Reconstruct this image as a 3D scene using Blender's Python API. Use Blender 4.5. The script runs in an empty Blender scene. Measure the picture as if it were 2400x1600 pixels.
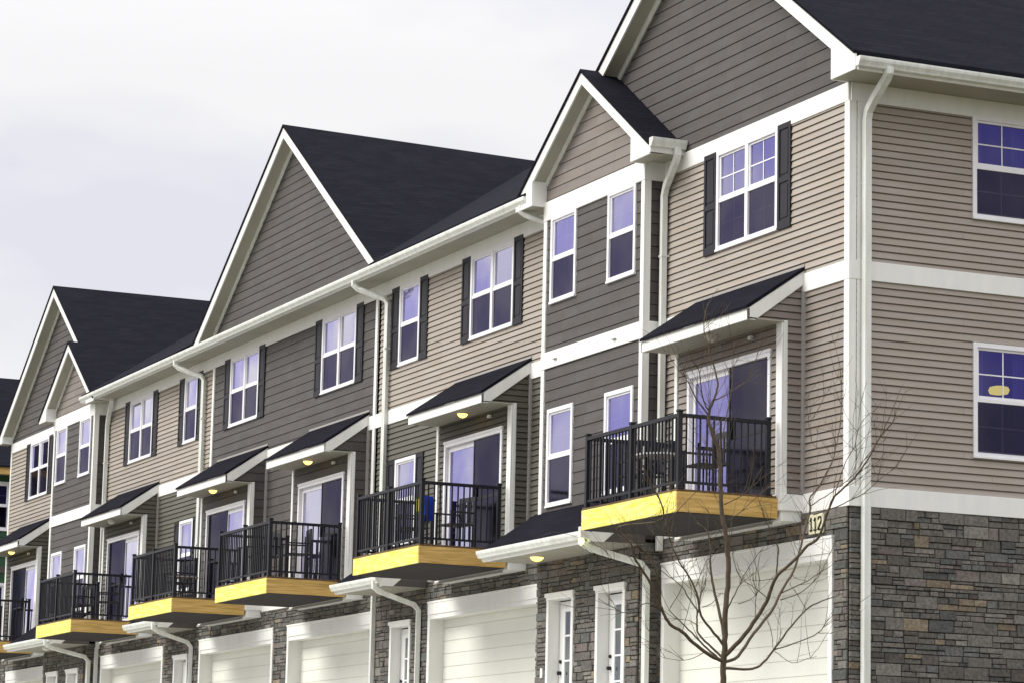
import bpy, math, random
from mathutils import Vector, Matrix
scene = bpy.context.scene
random.seed(11)

# ------------------------------------------------------------------ camera
cam = bpy.data.cameras.new("camera"); camo = bpy.data.objects.new("camera", cam)
scene.collection.objects.link(camo); scene.camera = camo
yaw, pitch, roll = math.radians(66.1574434), math.radians(9.51274593), math.radians(1.3052405)
fw = Vector((-math.sin(yaw)*math.cos(pitch), math.cos(yaw)*math.cos(pitch), math.sin(pitch)))
r0 = Vector((math.cos(yaw), math.sin(yaw), 0)); u0 = r0.cross(fw)
rt = r0*math.cos(roll)+u0*math.sin(roll); up = -r0*math.sin(roll)+u0*math.cos(roll)
M = Matrix.Identity(4)
for i in range(3):
    M[i][0] = rt[i]; M[i][1] = up[i]; M[i][2] = -fw[i]
M[0][3], M[1][3], M[2][3] = 34.527891, -20.244983, -1.643333
camo.matrix_world = M
cam.sensor_width = 36.0; cam.lens = 6994.548/2400*36; cam.clip_start = 0.5; cam.clip_end = 3000

# ------------------------------------------------------------------ world: overcast sky over a Nishita base
SUN_EL, SUN_AZ = math.radians(42), math.radians(-20)   # azimuth measured from -Y towards -X
sdir = Vector((math.sin(SUN_AZ)*math.cos(SUN_EL), -math.cos(SUN_AZ)*math.cos(SUN_EL), math.sin(SUN_EL)))
w = bpy.data.worlds.new("World"); scene.world = w; w.use_nodes = True
nt = w.node_tree; nt.nodes.clear(); N = nt.nodes.new; Lk = nt.links.new
out = N("ShaderNodeOutputWorld"); bg = N("ShaderNodeBackground"); bg.inputs[1].default_value = 0.1
sky = N("ShaderNodeTexSky"); sky.sky_type = 'NISHITA'; sky.sun_disc = False
sky.sun_elevation = SUN_EL; sky.sun_rotation = math.atan2(sdir.x, sdir.y)
tc = N("ShaderNodeTexCoord"); sep = N("ShaderNodeSeparateXYZ"); Lk(tc.outputs["Generated"], sep.inputs[0])
mp = N("ShaderNodeMapping"); mp.inputs["Scale"].default_value = (1, 1, 2.6); Lk(tc.outputs["Generated"], mp.inputs[0])
n1 = N("ShaderNodeTexNoise"); n1.inputs["Scale"].default_value = 5.5; n1.inputs["Detail"].default_value = 5; n1.inputs["Roughness"].default_value = .5
Lk(mp.outputs[0], n1.inputs[0])
cr = N("ShaderNodeValToRGB"); cr.color_ramp.elements[0].position = .36; cr.color_ramp.elements[0].color = (6.0, 5.98, 6.5, 1)
cr.color_ramp.elements[1].position = .6; cr.color_ramp.elements[1].color = (7.25, 7.15, 7.15, 1)
Lk(n1.outputs[0], cr.inputs[0])
el = N("ShaderNodeMapRange"); el.inputs[1].default_value = .25; el.inputs[2].default_value = 1; el.inputs[3].default_value = 1; el.inputs[4].default_value = SKYTOP if 'SKYTOP' in globals() else 2.8
Lk(sep.outputs[2], el.inputs[0])
mul = N("ShaderNodeVectorMath"); mul.operation = 'SCALE'; Lk(cr.outputs[0], mul.inputs[0]); Lk(el.outputs[0], mul.inputs["Scale"])
mix = N("ShaderNodeMixRGB"); mix.inputs[0].default_value = .93; Lk(sky.outputs[0], mix.inputs[1]); Lk(mul.outputs[0], mix.inputs[2])
Lk(mix.outputs[0], bg.inputs[0]); Lk(bg.outputs[0], out.inputs[0])

# ------------------------------------------------------------------ sun
sl = bpy.data.lights.new("sun", 'SUN'); sl.energy = 2.3; sl.angle = math.radians(35); sl.color = (1, .97, .9)
so = bpy.data.objects.new("sun", sl); scene.collection.objects.link(so)
so.rotation_euler = (-sdir).to_track_quat('-Z', 'Y').to_euler(); so.location = sdir*40
scene.view_settings.view_transform = 'Standard'; scene.view_settings.look = 'None'
scene.view_settings.exposure = 0.42; scene.view_settings.gamma = 1
scene.render.engine = 'CYCLES'
scene.cycles.max_bounces = 6; scene.cycles.transparent_max_bounces = 12

# ------------------------------------------------------------------ materials
def mat(name, col, rough=.7, spec=.3, metal=0):
    m = bpy.data.materials.new(name); m.use_nodes = True
    b = m.node_tree.nodes["Principled BSDF"]
    b.inputs["Base Color"].default_value = (*col, 1); b.inputs["Roughness"].default_value = rough
    b.inputs["Specular IOR Level"].default_value = spec; b.inputs["Metallic"].default_value = metal
    return m, m.node_tree, b
def vary(m, nt, b, col, scale=(1, 1, 1), nscale=3.0, amt=.12, detail=6, bump=0, bscale=60, hue=(1, 1, 1)):
    """two-tone mottling of the paint itself plus optional fine bump"""
    tc = nt.nodes.new("ShaderNodeTexCoord"); mp = nt.nodes.new("ShaderNodeMapping"); mp.inputs["Scale"].default_value = scale
    nt.links.new(tc.outputs["Object"], mp.inputs[0])
    n = nt.nodes.new("ShaderNodeTexNoise"); n.inputs["Scale"].default_value = nscale; n.inputs["Detail"].default_value = detail
    nt.links.new(mp.outputs[0], n.inputs[0])
    r = nt.nodes.new("ShaderNodeValToRGB"); r.color_ramp.elements[0].position = .3; r.color_ramp.elements[1].position = .7
    r.color_ramp.elements[0].color = (*[c*(1-amt)*h for c, h in zip(col, hue)], 1)
    r.color_ramp.elements[1].color = (*[min(1, c*(1+amt)/h) for c, h in zip(col, hue)], 1)
    nt.links.new(n.outputs[0], r.inputs[0]); nt.links.new(r.outputs[0], b.inputs["Base Color"])
    if bump:
        n2 = nt.nodes.new("ShaderNodeTexNoise"); n2.inputs["Scale"].default_value = bscale; n2.inputs["Detail"].default_value = 4
        nt.links.new(mp.outputs[0], n2.inputs[0])
        bm = nt.nodes.new("ShaderNodeBump"); bm.inputs["Strength"].default_value = bump; bm.inputs["Distance"].default_value = .01
        nt.links.new(n2.outputs[0], bm.inputs["Height"]); nt.links.new(bm.outputs[0], b.inputs["Normal"])
    return r, mp
MT = {}
def simple(key, col, rough=.7, spec=.3, **k):
    m, nt, b = mat(key, col, rough, spec); vary(m, nt, b, col, **k); MT[key] = m; return m
def siding_mat(key, col, e, z0, amt=.07, plank=3.4, hue=(1, 1, 1)):
    """painted plank siding: slight shade change board to board, butt joints, faint wood grain"""
    m, nt, b = mat(key, col, .6, .25)
    r, mp = vary(m, nt, b, col, scale=(.7, .7, 5), nscale=1.6, amt=amt, bump=.15, bscale=25, hue=hue)
    tc = nt.nodes.new("ShaderNodeTexCoord"); s = nt.nodes.new("ShaderNodeSeparateXYZ"); nt.links.new(tc.outputs["Object"], s.inputs[0])
    ad = nt.nodes.new("ShaderNodeMath"); ad.operation = 'ADD'; nt.links.new(s.outputs[0], ad.inputs[0]); nt.links.new(s.outputs[1], ad.inputs[1])
    sz = nt.nodes.new("ShaderNodeMath"); sz.operation = 'SUBTRACT'; nt.links.new(s.outputs[2], sz.inputs[0]); sz.inputs[1].default_value = z0
    cb = nt.nodes.new("ShaderNodeCombineXYZ"); nt.links.new(ad.outputs[0], cb.inputs[0]); nt.links.new(sz.outputs[0], cb.inputs[1])
    br = nt.nodes.new("ShaderNodeTexBrick"); br.offset = .37; br.offset_frequency = 3; br.squash = .8; br.squash_frequency = 2
    br.inputs["Scale"].default_value = 1; br.inputs["Brick Width"].default_value = plank; br.inputs["Row Height"].default_value = e
    br.inputs["Mortar Size"].default_value = .004; br.inputs["Mortar Smooth"].default_value = .2
    br.inputs["Color1"].default_value = (.88, .88, .88, 1); br.inputs["Color2"].default_value = (1.05, 1.05, 1.05, 1); br.inputs["Mortar"].default_value = (.55, .55, .55, 1)
    nt.links.new(cb.outputs[0], br.inputs[0])
    mx = nt.nodes.new("ShaderNodeMixRGB"); mx.blend_type = 'MULTIPLY'; mx.inputs[0].default_value = .8
    nt.links.new(r.outputs[0], mx.inputs[1]); nt.links.new(br.outputs[0], mx.inputs[2]); nt.links.new(mx.outputs[0], b.inputs["Base Color"])
    MT[key] = m; return m
simple('white_trim', (.78, .785, .75), .45, .4, scale=(2.5, 2.5, .8), nscale=2.5, amt=.04, hue=(.99, 1, 1.02))
simple('white_gutter', (.70, .72, .67), .4, .4, scale=(2.5, 2.5, .4), nscale=4.0, amt=.13, hue=(1, 1, .97))
simple('vinyl_frame', (.80, .80, .82), .35, .45, nscale=4, amt=.03)
simple('soffit', (.36, .35, .29), .7, .2, nscale=2, amt=.06)
siding_mat('beige_siding', (.352, .312, .267), .1016, 0, .07, 3.6, (1.02, 1, .97))
siding_mat('umber_siding', (.112, .106, .086), .1016, 0, .08, 3.6, (1.03, 1, .96))
siding_mat('tan_siding', (.255, .222, .195), .1016, 0, .08, 3.6, (1.03, 1, .96))
siding_mat('dark_siding', (.088, .079, .074), .18, 0, .13, .52, (1.04, 1, .98))
siding_mat('taupe_siding', (.215, .19, .17), .175, 0, .08, 1.1, (1.03, 1, .97))
siding_mat('green_siding', (.03, .085, .045), .3, 0, .08, 3)
siding_mat('roof_shingle', (.0125, .0124, .0178), .082, 0, .10, .33, (1, 1, 1))
for nd in MT['roof_shingle'].node_tree.nodes:
    if nd.type == 'TEX_BRICK':
        nd.inputs["Color1"].default_value = (.82, .82, .84, 1); nd.inputs["Color2"].default_value = (1.18, 1.18, 1.2, 1); nd.inputs["Mortar"].default_value = (.5, .5, .5, 1)
        nd.inputs["Mortar Size"].default_value = .005; nd.offset = .5; nd.squash = 1
    if nd.type == 'BSDF_PRINCIPLED': nd.inputs["Roughness"].default_value = 1; nd.inputs["Specular IOR Level"].default_value = .04
simple('shutter_paint', (.015, .014, .019), .5, .3, nscale=5, amt=.15)
simple('railing_metal', (.011, .0115, .016), .45, .3, nscale=6, amt=.1)
simple('garage_paint', (.75, .755, .68), .5, .3, scale=(1, 1, .5), nscale=1.2, amt=.045)
simple('door_paint', (.76, .77, .76), .4, .4, nscale=2, amt=.03)
simple('yellow_wood', (.87, .73, .12), .6, .3, scale=(1, 1, 7), nscale=3.2, amt=.26, detail=10, hue=(1.0, 1.05, .5), bump=.3, bscale=40)  # board's own yellow plus the lit front's brightness put into the colour
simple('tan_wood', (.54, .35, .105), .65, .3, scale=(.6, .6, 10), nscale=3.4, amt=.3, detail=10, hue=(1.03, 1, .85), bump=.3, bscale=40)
simple('deck_wood', (.13, .085, .05), .8, .2, scale=(.5, 8, 1), nscale=3, amt=.3, detail=8)
simple('joist_wood', (.022, .018, .018), .8, .2, nscale=3, amt=.2)
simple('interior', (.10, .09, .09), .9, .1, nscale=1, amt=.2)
simple('blind', (.62, .62, .64), .7, .2, nscale=2, amt=.04)
simple('curtain', (.30, .27, .30), .9, .1, scale=(14, 14, .3), nscale=2, amt=.25)
simple('concrete', (.50, .49, .46), .9, .2, nscale=.8, amt=.12, detail=10, bump=.3)
simple('asphalt', (.05, .05, .052), .9, .2, nscale=2, amt=.2, detail=10, bump=.5)
simple('lawn', (.11, .10, .065), 1, .05, nscale=4, amt=.35, detail=10, bump=.8)
simple('bark', (.105, .082, .058), .9, .15, scale=(1, 1, .35), nscale=30, amt=.3, detail=8, bump=.6, bscale=120)
simple('chair_plastic', (.02, .02, .025), .5, .4, nscale=3, amt=.2)
simple('blue_cloth', (.02, .05, .42), .9, .1, nscale=6, amt=.3)
simple('yellow_cloth', (.45, .36, .06), .9, .1, nscale=6, amt=.3)
simple('plaque', (.72, .70, .50), .4, .4, nscale=3, amt=.08)
simple('ink', (.02, .02, .015), .6, .2, nscale=3, amt=.1)
simple('grey_post', (.34, .32, .30), .5, .3, nscale=3, amt=.06)
simple('mortar', (.035, .033, .032), .95, .05, nscale=12, amt=.3)
def stone_mat():
    m, nt, b = mat('ledge_stone', (.12, .11, .1), .85, .15)
    at = nt.nodes.new("ShaderNodeAttribute"); at.attribute_name = 'tone'
    tc = nt.nodes.new("ShaderNodeTexCoord")
    n = nt.nodes.new("ShaderNodeTexNoise"); n.inputs["Scale"].default_value = 22; n.inputs["Detail"].default_value = 8; n.inputs["Roughness"].default_value = .65
    nt.links.new(tc.outputs["Object"], n.inputs[0])
    r = nt.nodes.new("ShaderNodeValToRGB"); r.color_ramp.elements[0].position = .32; r.color_ramp.elements[0].color = (.62, .62, .62, 1)
    r.color_ramp.elements[1].position = .68; r.color_ramp.elements[1].color = (1.4, 1.38, 1.35, 1)
    nt.links.new(n.outputs[0], r.inputs[0])
    mx = nt.nodes.new("ShaderNodeMixRGB"); mx.blend_type = 'MULTIPLY'; mx.inputs[0].default_value = 1
    nt.links.new(at.outputs["Color"], mx.inputs[1]); nt.links.new(r.outputs[0], mx.inputs[2]); nt.links.new(mx.outputs[0], b.inputs["Base Color"])
    bm = nt.nodes.new("ShaderNodeBump"); bm.inputs["Strength"].default_value = .8; bm.inputs["Distance"].default_value = .012
    nt.links.new(n.outputs[0], bm.inputs["Height"]); nt.links.new(bm.outputs[0], b.inputs["Normal"])
    MT['stone'] = m
stone_mat()
def glass_mat(key, tint, dark, base=.10, gain=.95, rough=.02, pwr=1.35, lowtint=(1, 1, 1)):
    """coated double glazing: reflects more the more it is seen edge-on, the rest passes through tinted"""
    m = bpy.data.materials.new(key); m.use_nodes = True; nt = m.node_tree; nt.nodes.clear(); N = nt.nodes.new; L = nt.links.new
    o = N("ShaderNodeOutputMaterial"); mx = N("ShaderNodeMixShader"); tr = N("ShaderNodeBsdfTransparent"); gl = N("ShaderNodeBsdfGlossy")
    tr.inputs[0].default_value = (*dark, 1); gl.inputs[0].default_value = (*tint, 1); gl.inputs["Roughness"].default_value = rough
    lw = N("ShaderNodeLayerWeight"); lw.inputs[0].default_value = .5
    mr = N("ShaderNodeMath"); pw = N("ShaderNodeMath"); pw.operation = 'POWER'; pw.inputs[1].default_value = pwr; L(lw.outputs["Facing"], pw.inputs[0]); mr.operation = 'MULTIPLY_ADD'; mr.use_clamp = True; mr.inputs[1].default_value = gain; mr.inputs[2].default_value = base
    L(pw.outputs[0], mr.inputs[0]); L(mr.outputs[0], mx.inputs[0]); L(tr.outputs[0], mx.inputs[1]); L(gl.outputs[0], mx.inputs[2]); L(mx.outputs[0], o.inputs[0])
    tcn = N("ShaderNodeTexCoord"); nn = N("ShaderNodeTexNoise"); nn.inputs["Scale"].default_value = 1.3; nn.inputs["Detail"].default_value = 1
    L(tcn.outputs["Object"], nn.inputs[0]); bp = N("ShaderNodeBump"); bp.inputs["Strength"].default_value = .12; bp.inputs["Distance"].default_value = .02
    L(nn.outputs[0], bp.inputs["Height"]); L(bp.outputs[0], gl.inputs["Normal"])
    nv = N("ShaderNodeTexNoise"); nv.inputs["Scale"].default_value = .9; nv.inputs["Detail"].default_value = 2; L(tcn.outputs["Object"], nv.inputs[0])
    rv = N("ShaderNodeValToRGB"); rv.color_ramp.elements[0].position = .38; rv.color_ramp.elements[1].position = .62
    rv.color_ramp.elements[0].color = (*[c*k for c, k in zip(tint, (.74, .72, .95))], 1); rv.color_ramp.elements[1].color = (*[min(1, c*1.12) for c in tint], 1)  # noise in the tint paints uneven cloud reflections into the panes
    L(nv.outputs[0], rv.inputs[0])
    cf = N("ShaderNodeValToRGB"); cf.color_ramp.elements[0].position = .35; cf.color_ramp.elements[0].color = (*lowtint, 1); cf.color_ramp.elements[1].position = .68; cf.color_ramp.elements[1].color = (1, 1, 1, 1)
    L(lw.outputs["Facing"], cf.inputs[0]); mc = N("ShaderNodeMixRGB"); mc.blend_type = 'MULTIPLY'; mc.inputs[0].default_value = 1
    L(rv.outputs[0], mc.inputs[1]); L(cf.outputs[0], mc.inputs[2]); L(mc.outputs[0], gl.inputs[0])
    MT[key] = m
glass_mat('glass', (.84, .81, 1.0), (.30, .31, .52), .10, 1.35, .02, 1.7, (.40, .38, .98))
glass_mat('door_glass', (.72, .77, .78), (.30, .32, .34), .08, .9, .06)
glass_mat('door_screen', (.26, .245, .30), (.24, .23, .27), .05, .5, .12)
glass_mat('screen', (.30, .28, .36), (.47, .46, .52), .05, .55, .10)
def emit(key, col, s):
    m = bpy.data.materials.new(key); m.use_nodes = True; nt = m.node_tree; nt.nodes.clear()
    o = nt.nodes.new("ShaderNodeOutputMaterial"); e = nt.nodes.new("ShaderNodeEmission"); e.inputs[0].default_value = (*col, 1); e.inputs[1].default_value = s
    nt.links.new(e.outputs[0], o.inputs[0]); MT[key] = m
emit('lamp_glow', (1, .66, .12), 3.2); emit('lamp_yellow', (1, .80, .05), 1.6); emit('lamp_green', (.9, 1, .3), 3.0)
simple('lamp_off', (.7, .68, .62), .4, .4, nscale=3, amt=.03)

# ------------------------------------------------------------------ mesh helpers
COL = scene.collection
class MB:
    def __init__(s): s.v = []; s.f = []; s.c = []
    def poly(s, pts, c=None):
        i = len(s.v); s.v += [tuple(p) for p in pts]; s.f.append(tuple(range(i, i+len(pts)))); s.c.append(c)
    def hexa(s, p, c=None):   # 8 points: bottom ring 0-3, top ring 4-7
        i = len(s.v); s.v += [tuple(q) for q in p]
        for f in ((0, 3, 2, 1), (4, 5, 6, 7), (0, 1, 5, 4), (1, 2, 6, 5), (2, 3, 7, 6), (3, 0, 4, 7)):
            s.f.append(tuple(i+k for k in f)); s.c.append(c)
    def box(s, x0, x1, y0, y1, z0, z1):
        s.hexa([(x0, y0, z0), (x1, y0, z0), (x1, y1, z0), (x0, y1, z0), (x0, y0, z1), (x1, y0, z1), (x1, y1, z1), (x0, y1, z1)]); return s
    def prism(s, pts, d):      # planar polygon extruded by vector d
        n = len(pts); i = len(s.v); d = Vector(d)
        s.v += [tuple(p) for p in pts]+[tuple(Vector(p)+d) for p in pts]
        s.f.append(tuple(range(i, i+n))); s.f.append(tuple(reversed(range(i+n, i+2*n)))); s.c += [None, None]
        for k in range(n):
            a, b = i+k, i+(k+1) % n; s.f.append((a, b, b+n, a+n)); s.c.append(None)
        return s
    def tube(s, pts, rad, n=8, cap=True, square=False):
        pts = [Vector(p) for p in pts]; rads = rad if isinstance(rad, (list, tuple)) else [rad]*len(pts)
        ref = None; rings = []
        for k, p in enumerate(pts):
            t = (pts[min(k+1, len(pts)-1)]-pts[max(k-1, 0)]).normalized()
            if ref is None:
                ref = Vector((0, 0, 1)) if abs(t.z) < .9 else Vector((0, 1, 0))
            a = (ref-t*ref.dot(t)).normalized(); ref = a; b = t.cross(a); i = len(s.v)
            for q in range(n):
                an = 2*math.pi*(q+(.5 if square else 0))/n; s.v.append(tuple(p+(a*math.cos(an)+b*math.sin(an))*rads[k]))
            rings.append(i)
        for k in range(len(rings)-1):
            for q in range(n):
                q2 = (q+1) % n; s.f.append((rings[k]+q, rings[k]+q2, rings[k+1]+q2, rings[k+1]+q)); s.c.append(None)
        if cap:
            s.f.append(tuple(reversed(range(rings[0], rings[0]+n)))); s.f.append(tuple(range(rings[-1], rings[-1]+n))); s.c += [None, None]
        return s
    def build(s, name, m, parent=None, smooth=False, bevel=0, recalc=True):
        me = bpy.data.meshes.new(name); me.from_pydata(s.v, [], s.f); me.update()
        me.materials.append(MT[m])
        if any(c is not None for c in s.c):
            at = me.attributes.new('tone', 'FLOAT_COLOR', 'FACE')
            for k, c in enumerate(s.c): at.data[k].color = (*(c or (.1, .1, .1)), 1)
        if recalc:
            import bmesh
            bm = bmesh.new(); bm.from_mesh(me); bmesh.ops.recalc_face_normals(bm, faces=bm.faces); bm.to_mesh(me); bm.free()
        if smooth:
            for p in me.polygons: p.use_smooth = True
        o = bpy.data.objects.new(name, me); COL.objects.link(o)
        if parent: o.parent = parent
        if bevel:
            bv = o.modifiers.new('bevel', 'BEVEL'); bv.width = bevel; bv.segments = 2; bv.limit_method = 'ANGLE'
        return o
def bx(name, m, parent, *a, bevel=0):
    return MB().box(*a).build(name, m, parent, bevel=bevel)
def empty(name, label, cat, loc=(0, 0, 0), group=None, rz=0):
    o = bpy.data.objects.new(name, None); COL.objects.link(o); o.location = loc; o.rotation_euler = (0, 0, rz); o.empty_display_size = .3
    o['label'] = label; o['category'] = cat
    if group: o['group'] = group
    return o
# wall frames: F(u, out, z) -> world point. front walls face -Y, side walls face +X
def front(y): return lambda u, o, z: (u, y-o, z)
def side(x): return lambda u, o, z: (x+o, u, z)
def wbox(mb, F, u0, u1, o0, o1, z0, z1):
    mb.hexa([F(u0, o0, z0), F(u1, o0, z0), F(u1, o1, z0), F(u0, o1, z0), F(u0, o0, z1), F(u1, o0, z1), F(u1, o1, z1), F(u0, o1, z1)])

# siding built course by course: each course leans out to a lip over a shadow gap; openings are left open
def siding(F, bounds, za, zb, e, opens, m, parent, name='siding_wall', gap=.015, lip=.018, cuts=(), z00=0.0):
    if e > .15: gap, lip = .008, .011
    mb = MB(); zs = set([za, zb]) | set(c for c in cuts if za < c < zb)
    for o in opens: zs |= set(z for z in (o[2], o[3]) if za < z < zb)
    k = math.floor((za-z00)/e)
    rows = []
    while z00+k*e < zb:
        rows.append(z00+k*e); k += 1
    for r in rows:
        segs = [(r, r+gap, True), (r+gap, r+e, False)]
        for a, b, g in segs:
            cz = sorted([a, b]+[z for z in zs if a < z < b])
            for p, q in zip(cz[:-1], cz[1:]):
                if q <= za+1e-6 or p >= zb-1e-6 or q-p < 1e-5: continue
                off = (lambda z: -.016) if g else (lambda z: lip*(1-(z-r-gap)/(e-gap))+.001)
                lo, hi = bounds(p+1e-4), bounds(q-1e-4)
                if hi[1]-hi[0] < .002 and lo[1]-lo[0] < .002: continue
                iv = [(lo[0], lo[1], hi[0], hi[1])]
                for o in opens:
                    if o[2] <= p+1e-5 and o[3] >= q-1e-5:
                        nv = []
                        for (a0, a1, b0, b1) in iv:
                            if o[1] <= a0 or o[0] >= a1: nv.append((a0, a1, b0, b1)); continue
                            if o[0] > a0: nv.append((a0, o[0], b0, o[0]))
                            if o[1] < a1: nv.append((o[1], a1, o[1], b1))
                        iv = nv
                for (a0, a1, b0, b1) in iv:
                    mb.poly([F(a0, off(p), p), F(a1, off(p), p), F(b1, off(q), q), F(b0, off(q), q)])
                    if not g and abs(p-(r+gap)) < 1e-6: mb.poly([F(a0, -.016, p), F(a1, -.016, p), F(a1, off(p), p), F(a0, off(p), p)])
                    if g and abs(p-r) < 1e-6: mb.poly([F(a0, -.016, p), F(a1, -.016, p), F(a1, .001, p), F(a0, .001, p)])
    return mb.build(name, m, parent, recalc=False)

def stone_wall(F, u0, u1, z0, z1, opens, parent, name='stone_wall', seed=1, jag=.012):
    R = random.Random(seed); mb = MB()
    def tone():
        t = R.random(); v = .092+.085*R.random()
        if t < .55: c = (v, v*.95, v*.86)
        elif t < .72: c = (v*1.02, v*.90, v*.83)
        elif t < .88: c = (v*.86, v*.88, v*.84)
        elif t < .965: c = (v*1.35, v*1.28, v*1.15)
        else: c = (v*1.5, v*1.25, v*.92)
        return c
    def stone(a, b, p, q):
        for o in opens:    # keep openings clear
            if a < o[1] and b > o[0] and p < o[3] and q > o[2]:
                if p >= o[3]-.03 or q <= o[2]+.03: continue
                parts = []
                if a < o[0]-.02: parts.append((a, o[0]+R.uniform(-.004, jag)))
                if b > o[1]+.02: parts.append((o[1]-R.uniform(-.004, jag), b))
                if p < o[2] or q > o[3]:
                    if q > o[3]: parts.append(None)
                for s_ in parts:
                    if s_ is None:
                        mid = (max(a, o[0]), min(b, o[1]))
                        put(mid[0], mid[1], o[3], q)
                    else: put(s_[0], s_[1], p, q)
                return
        put(a, b, p, q)
    def put(a, b, p, q):
        if b-a < .02 or q-p < .015: return
        g = .005; a += g; b -= g; p += g; q -= g; d = R.uniform(.018, .045); i = .006
        j = lambda: R.uniform(-.004, .004)
        P = [F(a, 0, p), F(b, 0, p), F(b, 0, q), F(a, 0, q)]
        Q = [F(a+i+j(), d+j(), p+i+j()), F(b-i+j(), d+j(), p+i+j()), F(b-i+j(), d+j(), q-i+j()), F(a+i+j(), d+j(), q-i+j())]
        E = [F(a, d-.008, p), F(b, d-.008, p), F(b, d-.008, q), F(a, d-.008, q)]
        c = tone(); mb.poly(Q, c)
        for k in range(4):
            l = (k+1) % 4; mb.poly([P[k], P[l], E[l], E[k]], c); mb.poly([E[k], E[l], Q[l], Q[k]], c)
    z = z0
    while z < z1-.02:
        h = R.uniform(.11, .19); h = min(h, z1-z)
        if z1-(z+h) < .05: h = z1-z
        u = u0
        while u < u1-.01:
            wd = R.uniform(.16, .56); wd = min(wd, u1-u)
            if u1-(u+wd) < .08: wd = u1-u
            if R.random() < .4 and h < .185:
                wd = min(wd, .4) if u1-u-wd > .45 else wd
                stone(u, u+wd, z, z+h); u += wd
                continue
            hs = h*R.uniform(.35, .65)
            for (p, q) in ((z, z+hs), (z+hs, z+h)):
                a = u; lim = u+wd
                while a < lim-.01:
                    s_ = R.uniform(.12, .42); s_ = min(s_, lim-a)
                    if lim-(a+s_) < .07: s_ = lim-a
                    stone(a, a+s_, p, q); a += s_
            u += wd
        z += h
    ob = mb.build(name, 'stone', parent, recalc=False)
    bk = MB()
    zs = sorted(set([z0, z1]+[o[2] for o in opens if z0 < o[2] < z1]+[o[3] for o in opens if z0 < o[3] < z1]))
    for p, q in zip(zs[:-1], zs[1:]):
        iv = [(u0, u1)]
        for o in opens:
            if o[2] <= p and o[3] >= q:
                nv = []
                for a, b in iv:
                    if o[1] <= a or o[0] >= b: nv.append((a, b)); continue
                    if o[0] > a: nv.append((a, o[0]))
                    if o[1] < b: nv.append((o[1], b))
                iv = nv
        for a, b in iv: bk.poly([F(a, .008, p), F(b, .008, p), F(b, .008, q), F(a, .008, q)])
    bk.build('mortar_joints', 'mortar', ob, recalc=False)
    return ob

# ------------------------------------------------------------------ building components
def window(F, parent, u0, u1, z0, z1, kind='single', blind=None, grid=True, trimw=.065, outer_grid=False):
    """vinyl double-hung window; frame is the part, panes, screens and grids are its sub-parts"""
    mb = MB(); t = trimw
    for a in ((u0, u0+t, z0, z1), (u1-t, u1, z0, z1), (u0+t, u1-t, z1-t, z1), (u0+t, u1-t, z0, z0+t)): wbox(mb, F, a[0], a[1], -.06, .034, a[2], a[3])
    wbox(mb, F, u0-.004, u1+.004, -.02, .048, z0-.012, z0+.02)
    cells = [(u0+t, u1-t)]
    if kind == 'twin':
        m_ = (u0+u1)/2; wbox(mb, F, m_-.045, m_+.045, -.06, .032, z0+t, z1-t); cells = [(u0+t, m_-.045), (m_+.045, u1-t)]
    zm = (z0+z1)/2; s = .034
    for a, b in cells:
        wbox(mb, F, a, b, -.05, .022, zm-.028, zm+.028)
        for (p, q, o) in ((zm+.028, z1-t, .008), (z0+t, zm-.028, -.012)):
            wbox(mb, F, a, a+s, -.05, o, p, q); wbox(mb, F, b-s, b, -.05, o, p, q)
            wbox(mb, F, a+s, b-s, -.05, o, q-s if p > zm else q-.004, q); wbox(mb, F, a+s, b-s, -.05, o, p, p+s)
    wo = mb.build('window', 'vinyl_frame', parent, bevel=.004)
    for a, b in cells:
        for (p, q, o) in ((zm+.028, z1-t-s, -.012), (z0+t+s, zm-.028, -.032)):
            g = MB(); g.poly([F(a+s, o, p), F(b-s, o, p), F(b-s, o, q), F(a+s, o, q)]); g.build('pane', 'glass', wo, recalc=False)
        g = MB(); wbox(g, F, a+s*.3, b-s*.3, .000, .003, z0+t+s*.3, zm-.03); g.build('screen', 'screen', wo)
        if grid:
            g = MB(); c = (a+b)/2
            for p, q in ((zm+.03, z1-t-s), (z0+t+s, zm-.03)):
                oo = -.010 if outer_grid and p > zm-.01 else (-.030 if outer_grid else -.046)
                wbox(g, F, c-.009, c+.009, oo, oo+.006, p, q); wbox(g, F, a+s, b-s, oo-.001, oo+.007, (p+q)/2-.009, (p+q)/2+.009)
            g.build('muntin', 'vinyl_frame', wo)
        if blind:
            lo = {'full': z0+t, 'half': zm+.1, 'top': z1-.42}[blind]
            g = MB(); zz = z1-t
            while zz > lo:
                g.poly([F(a+.01, -.085, zz-.026), F(b-.01, -.085, zz-.026), F(b-.01, -.075, zz), F(a+.01, -.075, zz)]); zz -= .028
            g.build('blind', 'blind', wo, recalc=False)
        else:
            g = MB(); n = 10
            for side_ in (0, 1):
                for k in range(n):
                    x = a-.03+side_*((b-a)-.17)+k*.022; g.poly([F(x, -.13-.015*(k % 2), z0+.02), F(x+.022, -.13-.015*((k+1) % 2), z0+.02), F(x+.022, -.13-.015*((k+1) % 2), z1-.05), F(x, -.13-.015*(k % 2), z1-.05)])
            g.build('curtain', 'curtain', wo, recalc=False)
    return wo
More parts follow.
